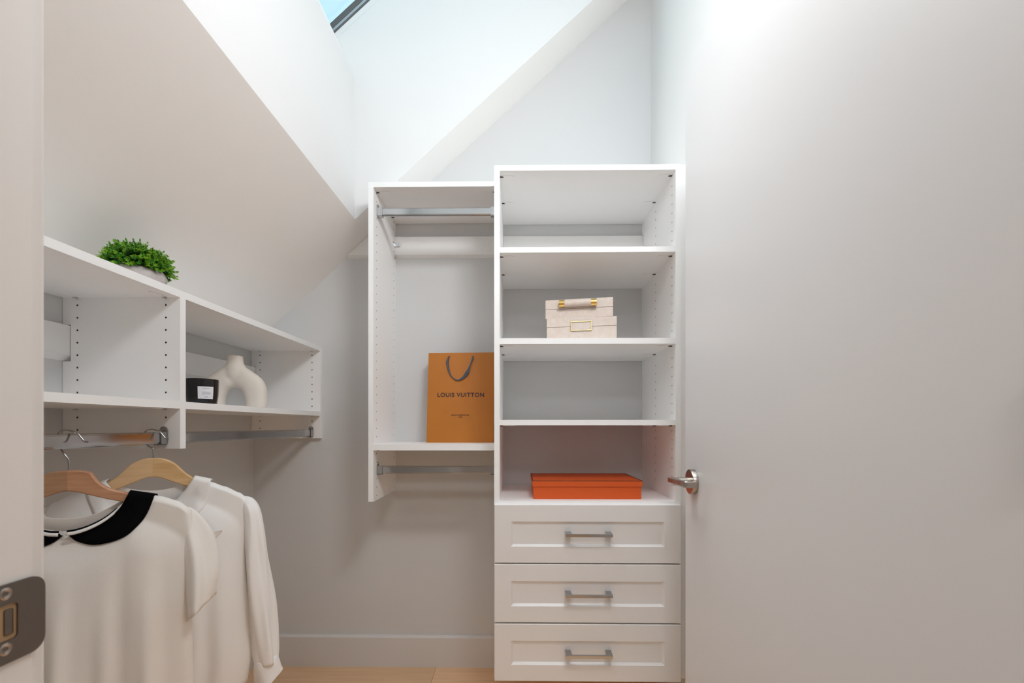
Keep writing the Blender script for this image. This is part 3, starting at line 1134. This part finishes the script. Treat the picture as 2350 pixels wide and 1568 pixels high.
def ribbon(parent, ctr, widths, twist, name, m, off=0.0):
    P_ = smooth_path([(x - bxc, 0, z - bz) for x, z in ctr], 7)
    n_ = len(P_)
    bm = bmesh.new()
    rings = []
    for i, p in enumerate(P_):
        f = i / (n_ - 1) * (len(widths) - 1)
        k = min(int(f), len(widths) - 2)
        w_ = widths[k] + (widths[k + 1] - widths[k]) * (f - k)
        tw = twist[k] + (twist[k + 1] - twist[k]) * (f - k)
        t_ = (P_[min(i + 1, n_ - 1)] - P_[max(i - 1, 0)]).normalized()
        side = Vector((t_.z, 0, -t_.x))
        dirv = side * cos(tw) + Vector((0, -1, 0)) * sin(tw)
        base = Vector((p.x, fy(p.z) - 0.0045 + off, p.z))
        rings.append([base - dirv * w_, base - Vector((0, 0.0012, 0)), base + dirv * w_])
    loft(bm, rings, close=False)
    o = mesh_obj(name, bm, m, parent, smooth=True)
    s_ = o.modifiers.new('thick', 'SOLIDIFY')
    s_.thickness = 0.0008
    s_.offset = 0
    return o


ribbon(bag, [(-0.2895, 1.3450), (-0.2940, 1.3250), (-0.2890, 1.2950), (-0.2760, 1.2650), (-0.2540, 1.2480), (-0.2310, 1.2560), (-0.2110, 1.2780), (-0.2000, 1.3100), (-0.1870, 1.3440)],
       [0.0030, 0.0052, 0.0045, 0.0030, 0.0032, 0.0060, 0.0085, 0.0040, 0.0042], [0.2, 0.3, 0.5, 1.0, 0.8, 0.5, 0.2, 0.7, 0.4], 'ribbon_handle', M_RIB)
for x_ in (-0.2885, -0.1880):
    bm = bmesh.new()
    z_ = 1.3465 - bz
    c0 = Vector((x_ - bxc, fy(z_) - 0.0002, z_))
    tube(bm, [c0, c0 + Vector((0, -0.0022, 0))], 0.0034, 14)
    mesh_obj('eyelet', bm, M_INK, bag)

# ------------------------------------------------------------------ orange flat box
ob = thing('flat_orange_box', 'bright orange flat lidded box with dark edging on the tower shelf above the drawers', 'box', (0.2465, 1.698, 0.7970))
hw, hd = 0.1905, 0.1220
bm = bmesh.new()
box(bm, -hw, hw, -hd, hd, 0.0002, 0.0560, 0.0008)
mesh_obj('box_base', bm, M_BOX, ob)
bm = bmesh.new()
lw, ld = hw + 0.0035, hd + 0.0035
box(bm, -lw, lw, -ld, ld, 0.0445, 0.0645, 0.0008)
lid = mesh_obj('lid', bm, M_BOX, ob)
bm = bmesh.new()
q = 0.0028
for a in ((-lw, lw, -ld - 0.0002, -ld + q, 0.0636, 0.0652), (-lw - 0.0002, -lw + q, -ld, ld, 0.0636, 0.0652),
          (lw - q, lw + 0.0002, -ld, ld, 0.0636, 0.0652), (-lw, lw, ld - q, ld + 0.0002, 0.0636, 0.0652)):
    box(bm, *a)
mesh_obj('lid_edging', bm, M_BOXT, lid)

# ------------------------------------------------------------------ two cream boxes


def cream_box(name, label, loc, rz, w, d, h, lidh, group=None):
    t = thing(name, label, 'box', loc, rz, group)
    bm = bmesh.new()
    box(bm, -w / 2, w / 2, -d / 2, d / 2, 0, h - lidh - 0.0012, 0.0012)
    mesh_obj('box_base', bm, M_SHAG, t)
    bm = bmesh.new()
    box(bm, -w / 2 + 0.0015, w / 2 - 0.0015, -d / 2 + 0.0015, d / 2 - 0.0015, h - lidh - 0.0018, h - lidh + 0.001)
    mesh_obj('lid_gap', bm, M_SEAM, t)
    bm = bmesh.new()
    box(bm, -w / 2, w / 2, -d / 2, d / 2, h - lidh, h, 0.0012)
    mesh_obj('lid', bm, M_SHAG, t)
    return t


b1 = cream_box('keepsake_box', 'larger cream textured box with a brass label frame, under the box with the bar handle', (0.2430, 1.705, 1.3602), radians(-7.5), 0.2510, 0.18, 0.0905, 0.0330)
# label holder: brass frame around a card
bm = bmesh.new()
lx0, lx1, lz0, lz1 = -0.0390, 0.0375, 0.0410, 0.0760
yf = -0.09
for a in ((lx0, lx1, lz1 - 0.0030, lz1), (lx0, lx1, lz0, lz0 + 0.0030), (lx0, lx0 + 0.0035, lz0, lz1), (lx1 - 0.0035, lx1, lz0, lz1)):
    box(bm, a[0], a[1], yf - 0.0042, yf - 0.0002, a[2], a[3], 0.0008)
lh = mesh_obj('label_frame', bm, M_GOLD2, b1)
bm = bmesh.new()
box(bm, lx0 + 0.003, lx1 - 0.003, yf - 0.0016, yf - 0.0002, lz0 + 0.002, lz1 - 0.002)
mesh_obj('label_card', bm, M_SHAG, b1)['label'] = 'blank cream card in the frame'
b2_ = cream_box('keepsake_box', 'smaller cream textured box with a brass-ended bar handle, stacked on the larger box', (0.2375, 1.7060, 1.4509), radians(-10), 0.2440, 0.17, 0.0690, 0.0340)
yf = -0.085
bm = bmesh.new()
hz = 0.0500
x0, x1 = -0.0700, 0.0640
tube(bm, [(x0 + 0.012, yf - 0.0135, hz), (x1 - 0.012, yf - 0.0135, hz)], 0.0118, 28)
o = auto_smooth(mesh_obj('bar_handle', bm, M_SHAG, b2_), 40)
for a, s in ((x0, 1), (x1, -1)):
    bm = bmesh.new()
    tube(bm, [(a, yf - 0.0135, hz), (a + s * 0.0195, yf - 0.0135, hz)], 0.0128, 28)
    bmesh.ops.recalc_face_normals(bm, faces=bm.faces)
    cap = auto_smooth(mesh_obj('handle_cap', bm, M_GOLD, o), 40)
    cap['label'] = 'polished brass cap'

# ------------------------------------------------------------------ arch vase
vz = 1.1190
vang = math.atan2(-(-0.995), 1.56)   # it faces the doorway
va = thing('arch_vase', 'pale matt arch-shaped ceramic vase with an open centre, beside the black candle jar', 'vase', (-0.9990, 1.560, vz), radians(14))
# outer silhouette (x, z) and inner arch; swept as loops around a rounded section
HVW = 0.1010
out_l = smooth_path([(-0.1000, 0, 0.000), (-0.1030, 0, 0.030), (-0.1010, 0, 0.070), (-0.0860, 0, 0.105), (-0.0560, 0, 0.130), (-0.0330, 0, 0.146), (-0.0245, 0, 0.162), (-0.0250, 0, 0.186)], 6)
inn_l = smooth_path([(-0.0330, 0, 0.000), (-0.0330, 0, 0.025), (-0.0290, 0, 0.048), (-0.0200, 0, 0.064), (-0.0100, 0, 0.071), (-0.0040, 0, 0.0720), (-0.0015, 0, 0.0722), (0, 0, 0.0722)], 6)
bm = bmesh.new()
NS = 22
# half-loops: left leg rings from outer to inner boundary
def leg_ring(a, b2, dep, sgn):
    c_ = (a + b2) / 2
    h_ = (b2 - a) / 2
    ring = []
    for k in range(NS):
        th_ = 2 * pi * k / NS
        cs, sn = cos(th_), sin(th_)
        e_ = 2.0 / 2.5
        ring.append(Vector((sgn * (c_.x - h_.x * math.copysign(abs(cs) ** e_, cs)), dep * math.copysign(abs(sn) ** e_, sn), c_.z - h_.z * math.copysign(abs(cs) ** e_, cs))))
    return ring


nn = len(out_l)
lastL = None
for sgn in (-1, 1):
    rings = []
    for i in range(nn):
        t_ = i / (nn - 1)
        a, b2 = out_l[i], inn_l[i]
        dep = 0.0330 if t_ < 0.6 else 0.0330 - (t_ - 0.6) / 0.4 * 0.0090
        if t_ > 0.82:
            break
        rings.append(leg_ring(a, b2, dep, sgn))
    # the last ring is the central section of the arch: from neck side to arch crown
    vr = loft(bm, rings, True, True, False)
    if sgn == -1:
        lastA = vr[-1]
    else:
        lastB = vr[-1]
for k in range(NS):
    j = (k + 1) % NS
    bm.faces.new((lastA[k], lastA[j], lastB[j], lastB[k]))
# fuse with the neck by voxel remesh below
lathe(bm, [(0, 0.095), (0.030, 0.100), (0.0360, 0.118), (0.0340, 0.140), (0.0270, 0.158), (0.0245, 0.172), (0.0255, 0.1865), (0.0225, 0.1872), (0.0205, 0.183), (0.0200, 0.150), (0, 0.145)], 36)
vb = mesh_obj('vase_body', bm, M_VASE, va)
md = vb.modifiers.new('fuse', 'REMESH')
md.mode = 'VOXEL'
md.voxel_size = 0.0021
md.use_smooth_shade = True
ms = vb.modifiers.new('soft', 'SMOOTH')
ms.iterations = 45
ms.factor = 0.7

# ------------------------------------------------------------------ candle
ca = thing('candle_jar', 'black glass candle jar with a small white label on the left shelf unit', 'candle', (-0.9400, 1.312, vz), radians(20))
ca.scale = (0.955, 0.955, 0.965)
bm = bmesh.new()
lathe(bm, [(0, 0), (0.0360, 0), (0.0395, 0.003), (0.0430, 0.030), (0.0450, 0.0770), (0.0440, 0.0782), (0.0425, 0.0770), (0.0410, 0.055), (0, 0.055)], 56)
auto_smooth(mesh_obj('jar', bm, M_JAR, ca), 40)
bm = bmesh.new()
lathe(bm, [(0, 0.0552), (0.0400, 0.0552), (0.0400, 0.0600), (0, 0.0600)], 40)
wx = mesh_obj('wax', bm, M_WAX, ca)
bm = bmesh.new()
tube(bm, [(0, 0, 0.060), (0.001, 0, 0.070)], 0.0010, 6)
mesh_obj('wick', bm, M_MOSS, wx)


def curved_patch(bm, a0, a1, z0, z1, rf, th_=0.0005, n_=16):
    rings = []
    for z in [z0 + (z1 - z0) * k / 6 for k in range(7)]:
        rings.append([Vector(((rf(z) + th_) * sin(a), -(rf(z) + th_) * cos(a), z)) for a in [a0 + (a1 - a0) * k / n_ for k in range(n_ + 1)]])
    loft(bm, rings, close=False)


def rj(z):
    return 0.0430 + (z - 0.030) / 0.047 * 0.0020 if z > 0.03 else 0.0395 + (z - 0.003) / 0.027 * 0.0035


bm = bmesh.new()
curved_patch(bm, 0.02, 0.98, 0.0170, 0.0540, rj)
lb = mesh_obj('paper_label', bm, M_LAB, ca)
s_ = lb.modifiers.new('t', 'SOLIDIFY')
s_.thickness = 0.0003
bm = bmesh.new()
rng = random.Random(3)
for zc, h_, a0, a1, gaps in ((0.0470, 0.0016, 0.32, 0.76, 3), (0.0370, 0.0010, 0.28, 0.76, 4), (0.0335, 0.0012, 0.26, 0.80, 3), (0.0300, 0.0012, 0.26, 0.76, 4), (0.0215, 0.0022, 0.42, 0.66, 3)):
    a = a0
    while a < a1:
        w_ = rng.uniform(0.03, 0.07)
        curved_patch(bm, a, min(a + w_, a1), zc, zc + h_, rj, 0.0010, 3)
        a += w_ + 0.02
mesh_obj('label_print', bm, M_LABINK, ca)

# ------------------------------------------------------------------ moss planter
pz = LZ1
pp = thing('potted_greenery', 'small round stone pot of bushy bright green artificial foliage on the left shelf top', 'potted plant', (-0.9500, 1.1000, pz))
bm = bmesh.new()
lathe(bm, [(0, 0), (0.034, 0), (0.050, 0.006), (0.0570, 0.016), (0.0590, 0.026), (0.0560, 0.037), (0.0500, 0.043), (0.0470, 0.041), (0.0480, 0.033), (0, 0.031)], 48)
pot = mesh_obj('pot', bm, M_STONE, pp, smooth=True)
for v_ in pot.data.vertices:
    n_ = math.sin(v_.co.x * 90) * math.cos(v_.co.y * 77 + v_.co.z * 60)
    v_.co *= 1 + 0.012 * n_
    v_.co.z = max(v_.co.z, 0)
bm = bmesh.new()
g = bmesh.ops.create_icosphere(bm, subdivisions=3, radius=1)
for v_ in g['verts']:
    v_.co = Vector((v_.co.x * 0.052, v_.co.y * 0.052, 0.050 + v_.co.z * 0.032))
core = mesh_obj('moss_core', bm, M_MOSS, pp)
bm = bmesh.new()
rng = random.Random(11)
for i in range(560):
    u_ = rng.uniform(-0.30, 1.0)
    ph = rng.uniform(0, 2 * pi)
    el = math.asin(u_)
    d_ = Vector((cos(el) * cos(ph), cos(el) * sin(ph), sin(el)))
    c0 = Vector((0, 0, 0.049)) + Vector((d_.x * 0.046, d_.y * 0.046, d_.z * 0.030))
    ln = rng.uniform(0.014, 0.030)
    dd = (Vector((d_.x, d_.y, d_.z * 0.8 + 0.10)) + Vector((rng.uniform(-.3, .3), rng.uniform(-.3, .3), rng.uniform(-.2, .3)))).normalized()
    sd = dd.cross(Vector((rng.uniform(-1, 1), rng.uniform(-1, 1), rng.uniform(-1, 1)))).normalized()
    up = sd.cross(dd)
    mi = rng.choice((0, 0, 1, 1, 1, 2)) if ln > 0.019 else rng.choice((0, 0, 1))
    # a sprig: pairs of small leaves along the stem and one at the tip
    for t_, sgn in ((0.25, 1), (0.35, -1), (0.50, 1), (0.60, -1), (0.75, 1), (0.85, -1), (1.0, 0)):
        for flip in ((sd, up),) if sgn == 0 else ((sd, up), (up, sd)):
            base = c0 + dd * ln * t_
            lf = (dd * 0.9 + flip[0] * sgn * 0.75).normalized()
            L_ = 0.0082 * rng.uniform(0.8, 1.2)
            nrm_ = lf.cross(flip[1]).normalized()
            w_ = 0.0023
            sv = flip[1]
            p0 = base
            p1 = base + lf * L_ * 0.5 + sv * w_ + nrm_ * 0.0004
            p2 = base + lf * L_
            p3 = base + lf * L_ * 0.5 - sv * w_ + nrm_ * 0.0004
            f = bm.faces.new([bm.verts.new(p) for p in (p0, p1, p2, p3)])
            f.material_index = mi if t_ < 0.7 else min(2, mi + 1)
fo = mesh_obj('foliage', bm, M_LEAFS, pp, recalc=False)
fo['kind'] = 'stuff'


# ------------------------------------------------------------------ hangers and blouses
class Plane:
    """vertical plane through (cx, cy): s along it, d out of it towards the doorway"""
    def __init__(self, cx, cy, deg):
        self.a = radians(deg)
        self.c = Vector((cx, cy, 0))


def hanger(name, label, cx, cy, deg, top, bot, tip, m_r, m_l, ztop, hook):
    t = thing(name, label, 'hanger', (cx, cy, 0.900), radians(deg), 'wooden clothes hangers')

    def half(sgn, m_, pname):
        bm = bmesh.new()
        T_ = smooth_path([(s, 0, z - 0.9) for s, z in top], 5) if pname else []
        B_ = smooth_path([(s, 0, z - 0.9) for s, z in bot], 5)
        n_ = 36

        def samp(P_, t_):
            f = t_ * (len(P_) - 1)
            k = min(int(f), len(P_) - 2)
            return P_[k].lerp(P_[k + 1], f - k)
        rings = []
        for i in range(n_ + 1):
            t_ = i / n_
            a, b2 = samp(T_, t_), samp(B_, t_)
            dd = 0.0065 + 0.0015 * t_
            sweep = -0.004 * t_ ** 2
            r_ = 0.0022
            pts_ = [(a.x, -dd + r_, a.z), (a.x, dd - r_, a.z), (a.x, dd, a.z - r_), (b2.x, dd, b2.z + r_), (b2.x, dd - r_, b2.z), (b2.x, -dd + r_, b2.z), (b2.x, -dd, b2.z + r_), (a.x, -dd, a.z - r_)]
            rings.append([Vector((sgn * p[0], p[1] + sweep, p[2])) for p in pts_])
        loft(bm, rings, True, True, True)
        return auto_smooth(mesh_obj('wooden_arm', bm, m_, t), 40)
    half(1, m_r, 'r')
    half(-1, m_l, 'l')
    bm = bmesh.new()
    hp = smooth_path([(h[0], h[2] if len(h) > 2 else 0, h[1] - 0.9) for h in hook], 6)
    tube(bm, hp, 0.0017, 10)
    hk = auto_smooth(mesh_obj('wire_hook', bm, M_CHROME, t), 60)
    return t


# rod top is at z 1.0405, 15 mm wide; the hook goes over it


def hook_shape(zwood, tw, lean_):
    """wire from the wood up, kinked to the side, round over the rod and down the far side.
    tw rotates the hook about the vertical so that it crosses the rod squarely"""
    pts_ = [(0.0, zwood - 0.006), (0.0, zwood + 0.016), (-0.002, zwood + 0.024), (-0.013, 1.0080), (-0.0200, 1.0200), (-0.0215, 1.0340), (-0.0150, 1.0445), (-0.002, 1.0475), (0.0120, 1.0430), (0.0200, 1.0340), (0.0265, 1.0250), (0.0330, 1.0235)]
    out_ = []
    for s, z in pts_:
        out_.append((s * cos(tw), z, s * sin(tw)))
    return out_


A2 = 25
hanger('clothes_hanger', 'reddish-brown wooden hanger holding the ivory top with the black collar', -0.905, 0.885, A2,
       [(0, 0.9665), (0.018, 0.9655), (0.0335, 0.9612), (0.0385, 0.9535), (0.048, 0.9396), (0.067, 0.9255), (0.101, 0.9144), (0.150, 0.8985), (0.195, 0.874)],
       [(0, 0.9250), (0.010, 0.9235), (0.020, 0.9205), (0.032, 0.9160), (0.050, 0.9095), (0.070, 0.9030), (0.098, 0.8945), (0.145, 0.8750), (0.190, 0.852)],
       0.2, M_WOODA, M_WOODA2, 0.966, hook_shape(0.966, radians(-12), 0))
hanger('clothes_hanger', 'golden wooden hanger with curved shoulders holding the long-sleeved white blouse', -0.905, 1.093, A2,
       [(0, 0.9765), (0.012, 0.9760), (0.026, 0.9724), (0.045, 0.9607), (0.065, 0.9380), (0.088, 0.9200), (0.120, 0.9020), (0.160, 0.880), (0.195, 0.857)],
       [(0, 0.9295), (0.010, 0.9285), (0.022, 0.9245), (0.042, 0.9150), (0.065, 0.9053), (0.088, 0.8960), (0.120, 0.8830), (0.160, 0.862), (0.190, 0.838)],
       0.2, M_WOODB, M_WOODB2, 0.976, hook_shape(0.976, radians(-12), 0))


def interp(tab, t_):
    for (t0, v0), (t1_, v1) in zip(tab[:-1], tab[1:]):
        if t_ <= t1_:
            k = (t_ - t0) / (t1_ - t0) if t1_ > t0 else 0
            k = max(0.0, min(1.0, k))
            k2 = k * k * (3 - 2 * k)
            return v0 + (v1 - v0) * (0.5 * k + 0.5 * k2)
    return tab[-1][1]


class Garment:
    def __init__(self, Wt, Dt, zhem, neck, zshoulder, folds, seed, neckdrop_b):
        self.Wt, self.Dt, self.zhem, self.neck, self.zsh, self.folds = Wt, Dt, zhem, neck, zshoulder, folds
        self.rng = random.Random(seed)
        self.ndb = neckdrop_b

    def ztop(self, s, front):
        a = abs(s)
        nw, nside, ncen = self.neck
        if a <= nw:
            c_ = ncen if front else self.ndb
            k = a / nw
            return c_ + (nside - c_) * (k ** 2.0)
        z = interp(self.zsh, a)
        return z

    def point(self, a, b_, front):
        """a in -1..1 across, b_ in 0..1 from the shoulder line to the hem"""
        W0 = interp(self.Wt, 0)
        s0 = a * W0
        zt = self.ztop(s0, front)
        z = zt + (self.zhem - zt) * b_
        W = interp(self.Wt, b_)
        s = a * W
        D = interp(self.Dt, b_)
        edge = max(0.0, 1 - abs(a) ** 2.6) ** 0.5
        nw = self.neck[0] / W0
        # at the shoulder seam the two panels meet over the hanger; at the neck they stand apart
        if abs(a) < nw:
            k0 = 0.45 * (1 - (abs(a) / nw) ** 2) + 0.25
        else:
            k0 = 0.25 * max(0, 1 - (abs(a) - nw) / (1 - nw))
        grow = min(1.0, b_ / 0.22)
        grow = grow * grow * (3 - 2 * grow)
        dep = D * edge * (k0 + (1 - k0) * grow)
        if abs(a) >= nw:                 # cloth rides over the hanger arm
            low = (zt - z)
            dep = max(dep, 0.0135 * min(1.0, (low / 0.010)) ** 0.5 * (1 if abs(a) < 0.97 else (1 - abs(a)) / 0.03))
            if low < 0.012 and abs(a) < 0.97:
                dep = min(dep, 0.0135 * (low / 0.010) ** 0.5 + 0.001) if low < 0.010 else dep
        f = 0.0
        for amp, fr, ph, b0, dr in self.folds:
            w_ = max(0.0, (b_ - b0) / (1 - b0))
            f += amp * (w_ ** 0.8) * sin(fr * a + ph + dr * b_)
        f *= edge
        d = (dep + f) if front else -(dep * 0.9 + f * 0.7)
        if self.ndb is None:
            pass
        return Vector((s, -d, z - 0.9))

    def build(self, m_, parent, na=72, nb=64):
        bm = bmesh.new()
        rows_f, rows_b = [], []
        for j in range(nb + 1):
            b_ = (j / nb) ** 1.8
            rows_f.append([self.point(-1 + 2 * i / na, b_, True) for i in range(na + 1)])
            rows_b.append([self.point(-1 + 2 * i / na, b_, False) for i in range(na + 1)])
        loft(bm, rows_f, close=False)
        loft(bm, rows_b, close=False)
        bmesh.ops.remove_doubles(bm, verts=bm.verts, dist=0.0006)
        o = mesh_obj('bodice', bm, m_, parent, smooth=True)
        sd = o.modifiers.new('t', 'SOLIDIFY')
        sd.thickness = 0.0012
        return o


def sleeve(parent, path, rs, rd, m_, folds, name='sleeve', wob=0.0, seg=40, n_=9, hem=0.0):
    P_ = smooth_path(path, n_)
    bm = bmesh.new()
    rings = []
    N = len(P_)
    for i, p in enumerate(P_):
        t_ = i / (N - 1)
        tt = (P_[min(i + 1, N - 1)] - P_[max(i - 1, 0)]).normalized()
        side = Vector((0, -1, 0)).cross(tt).normalized()
        dep = tt.cross(side).normalized()
        a_, c_ = interp(rs, t_), interp(rd, t_)
        ring = []
        for k in range(seg):
            th_ = 2 * pi * k / seg
            r_ = 1.0
            for amp, fr, ph, dr in folds:
                r_ += amp * min(1, t_ * 2.2) * sin(fr * th_ + ph + dr * t_)
            ring.append(p + side * a_ * cos(th_) * r_ + dep * c_ * sin(th_) * r_ - tt * hem * cos(th_) * max(0, t_ - 0.5) * 2)
        rings.append(ring)
    loft(bm, rings, True, True, False)
    o = mesh_obj(name, bm, m_, parent, smooth=True)
    sd = o.modifiers.new('t', 'SOLIDIFY')
    sd.thickness = 0.0012
    return o


def on_body(g, s, z, off):
    """point on the front panel of g at (s, z), lifted by off"""
    best = None
    W0 = interp(g.Wt, 0)
    b_ = 0.0
    a = max(-0.999, min(0.999, s / W0))
    for _ in range(6):
        zt = g.ztop(a * W0, True)
        b_ = max(0.0, min(1.0, (zt - z) / (zt - g.zhem)))
        a = max(-0.999, min(0.999, s / interp(g.Wt, b_)))
    p = g.point(a, b_, True)
    return Vector((s, p.y - off, z - 0.9))


# --- ivory short-sleeved top with the black collar
top = thing('ivory_top', 'ivory short-sleeved top with a black round collar, nearest on the left rod', 'blouse', (-0.905, 0.885, 0.900), radians(A2), 'blouses hanging on the left rod')
G2 = Garment(Wt=[(0, 0.205), (0.12, 0.212), (0.3, 0.205), (0.6, 0.207), (1, 0.215)],
             Dt=[(0, 0.012), (0.15, 0.040), (0.4, 0.052), (1, 0.062)], zhem=0.335,
             neck=(0.104, 0.9190, 0.846), zshoulder=[(0.104, 0.9190), (0.150, 0.9050), (0.180, 0.893), (0.205, 0.872)],
             folds=[(0.0100, 11, 0.6, 0.10, 0.8), (0.0095, 19, 2.1, 0.12, -0.9), (0.0070, 5.5, 1.0, 0.05, 0.3), (0.0028, 37, 0.4, 0.2, 1.5)], seed=4, neckdrop_b=0.868)
G2.build(M_BLOUSE, top)
# collar: two velvet lobes lying on the front
inner_c = [(0.006, 0.8420), (0.022, 0.8440), (0.040, 0.8500), (0.058, 0.8600), (0.074, 0.8740), (0.088, 0.8920), (0.099, 0.9140)]
outer_c = [(0.004, 0.8380), (0.020, 0.8245), (0.050, 0.8165), (0.088, 0.8250), (0.113, 0.8440), (0.131, 0.8720), (0.1415, 0.9040)]
for sgn in (1, -1):
    bm = bmesh.new()
    I_ = smooth_path([(s, 0, z) for s, z in inner_c], 5)
    O_ = smooth_path([(s, 0, z) for s, z in outer_c], 5)
    rings = []
    for a, b2 in zip(I_, O_):
        ring = []
        for k in range(9):
            p = a.lerp(b2, k / 8)
            off = 0.0030 + 0.0045 * sin(pi * min(1, k / 8 * 0.9 + 0.05))
            q_ = on_body(G2, sgn * p.x, min(p.z, 0.905), off)
            q_.z = p.z - 0.9
            kz = max(0.0, min(1.0, (p.z - 0.872) / 0.030))
            q_.y = q_.y * (1 - kz) + (-0.0175) * kz
            ring.append(q_)
        rings.append(ring)
    # wraps over the shoulder and down the back
    top_ring = rings[-1]
    for dy, dz in ((0.006, 0.0050), (0.0175, 0.0070), (0.029, 0.0050), (0.035, -0.004)):
        rings.append([p + Vector((0, dy, dz)) for p in top_ring])
    loft(bm, rings, close=False)
    o = mesh_obj('collar', bm, M_VELVET, top, smooth=True)
    o['label'] = 'black velvet rounded collar half'
    sd = o.modifiers.new('t', 'SOLIDIFY')
    sd.thickness = 0.0028
# inner neck band: white facing and the thin black edge of the back collar
I_ = smooth_path([(s_i, 0, z_i) for s_i, z_i in inner_c], 5)
for lo_, hi_, yo, m_, nm in ((-0.002, 0.0045, 0.007, M_BLOUSE2, 'neck_facing'), (0.0042, 0.0078, 0.011, M_VELVET, 'back_collar_edge')):
    for sgn in (1, -1):
        bm = bmesh.new()
        rings = []
        for p in I_:
            k = min(1.0, p.x / 0.099)
            y_ = -0.030 * (1 - k ** 2) - 0.006 + yo
            rings.append([Vector((sgn * p.x * 0.99, y_, p.z + lo_ - 0.9)), Vector((sgn * p.x * 0.985, y_ + 0.001, p.z + hi_ - 0.9))])
        loft(bm, rings, close=False)
        o = mesh_obj(nm, bm, m_, top, smooth=True)
        sd = o.modifiers.new('t', 'SOLIDIFY')
        sd.thickness = 0.0012
bm = bmesh.new()
pb = on_body(G2, -0.003, 0.8430, 0.006)
tube(bm, [pb, pb + Vector((0, -0.003, 0))], 0.0035, 14)
mesh_obj('neck_button', bm, M_LAB, top)
for sgn in (1, -1):
    sleeve(top, [(sgn * 0.172, 0.008, 0.872 - 0.9), (sgn * 0.190, 0.014, 0.846 - 0.9), (sgn * 0.2080, 0.016, 0.795 - 0.9), (sgn * 0.2180, 0.010, 0.730 - 0.9), (sgn * 0.2200, 0.004, 0.650 - 0.9)],
           [(0, 0.010), (0.15, 0.024), (0.5, 0.032), (0.8, 0.034), (1, 0.026)], [(0, 0.008), (0.2, 0.022), (0.6, 0.036), (1, 0.046)], M_BLOUSE,
           [(0.12, 3, 0.8, 2.4), (0.11, 5, 2.0, -2.5), (0.04, 9, 0.3, 1.0)], hem=sgn * 0.022)

# --- white long-sleeved blouse behind it
bl = thing('white_blouse', 'white long-sleeved satin blouse hanging behind the ivory top', 'blouse', (-0.905, 1.093, 0.900), radians(A2), 'blouses hanging on the left rod')
G1_ = Garment(Wt=[(0, 0.203), (0.12, 0.206), (0.3, 0.198), (0.65, 0.206), (0.85, 0.212), (1, 0.202)],
              Dt=[(0, 0.010), (0.15, 0.034), (0.5, 0.044), (1, 0.050)], zhem=0.372,
              neck=(0.092, 0.9230, 0.835), zshoulder=[(0.092, 0.9230), (0.120, 0.9110), (0.150, 0.8980), (0.185, 0.879), (0.203, 0.862)],
              folds=[(0.0065, 9, 1.6, 0.10, -0.8), (0.0045, 17, 0.1, 0.2, 0.9), (0.003, 27, 1.0, 0.3, 1.5)], seed=5, neckdrop_b=0.895)
G1_.build(M_BLOUSE2, bl)
# open shirt collar: two folded leaves
for sgn in (1, -1):
    bm = bmesh.new()
    I_ = smooth_path([(0.020, 0, 0.842), (0.045, 0, 0.868), (0.066, 0, 0.892), (0.0860, 0, 0.9235)], 6)
    O_ = smooth_path([(0.058, 0, 0.815), (0.100, 0, 0.838), (0.118, 0, 0.872), (0.1220, 0, 0.9130)], 6)
    rings = []
    for a, b2 in zip(I_, O_):
        ring = []
        for k in range(9):
            p = a.lerp(b2, k / 8)
            q_ = on_body(G1_, sgn * p.x, min(p.z, 0.900), 0.0012 + 0.0065 * (1 - k / 8) * min(1, k / 2 + 0.5))
            q_.z = p.z - 0.9
            kz = max(0.0, min(1.0, (p.z - 0.872) / 0.034))
            q_.y = q_.y * (1 - kz) + (-0.0185) * kz
            ring.append(q_)
        rings.append(ring)
    for dy, dz in ((0.006, 0.0040), (0.0185, 0.0060), (0.031, 0.0040), (0.037, -0.006)):
        rings.append([p + Vector((0, dy, dz)) for p in rings[len(I_) - 1]])
    loft(bm, rings, close=False)
    o = mesh_obj('collar', bm, M_BLOUSE2, bl, smooth=True)
    sd = o.modifiers.new('t', 'SOLIDIFY')
    sd.thickness = 0.0016
for sgn in (1, -1):
    sl = sleeve(bl, [(sgn * 0.177, 0.004, 0.868 - 0.9), (sgn * 0.2080, 0.004, 0.838 - 0.9), (sgn * 0.2180, 0.0, 0.770 - 0.9), (sgn * 0.2240, -0.002, 0.68 - 0.9), (sgn * 0.232, -0.004, 0.59 - 0.9), (sgn * 0.241, -0.006, 0.50 - 0.9), (sgn * 0.248, -0.008, 0.420 - 0.9)],
                [(0, 0.006), (0.12, 0.018), (0.4, 0.024), (0.7, 0.030), (0.95, 0.030), (1, 0.028)], [(0, 0.008), (0.2, 0.030), (0.6, 0.034), (1, 0.030)], M_BLOUSE2,
                [(0.15, 3, 0.2, 3.5), (0.10, 5, 1.0, -5.5), (0.05, 8, 0.3, 6.0)])
    sl['label'] = 'long sleeve'
    cf = sleeve(bl, [(sgn * 0.2460, -0.008, 0.432 - 0.9), (sgn * 0.2500, -0.008, 0.400 - 0.9), (sgn * 0.2530, -0.008, 0.370 - 0.9)],
                [(0, 0.0265), (0.3, 0.0300), (1, 0.0335)], [(0, 0.026), (0.3, 0.030), (1, 0.033)], M_BLOUSE2, [(0.05, 4, 0.2, 1.0)], name='cuff', hem=sgn * 0.020)

# a small turned-out fold of the front placket beside the ivory sleeve
bm = bmesh.new()
rings = []
for i in range(7):
    t_ = i / 6
    rings.append([on_body(G1_, 0.118 + (0.150 - 0.118) * u_, 0.790 - 0.034 * t_ * (1 - 0.9 * u_), 0.002 + 0.008 * u_ * (1 - t_) + 0.002 * t_) for u_ in (0, 0.25, 0.5, 0.75, 1.0)])
loft(bm, rings, close=False)
o = mesh_obj('placket_fold', bm, M_BLOUSE2, bl, smooth=True)
sd = o.modifiers.new('t', 'SOLIDIFY')
sd.thickness = 0.0012
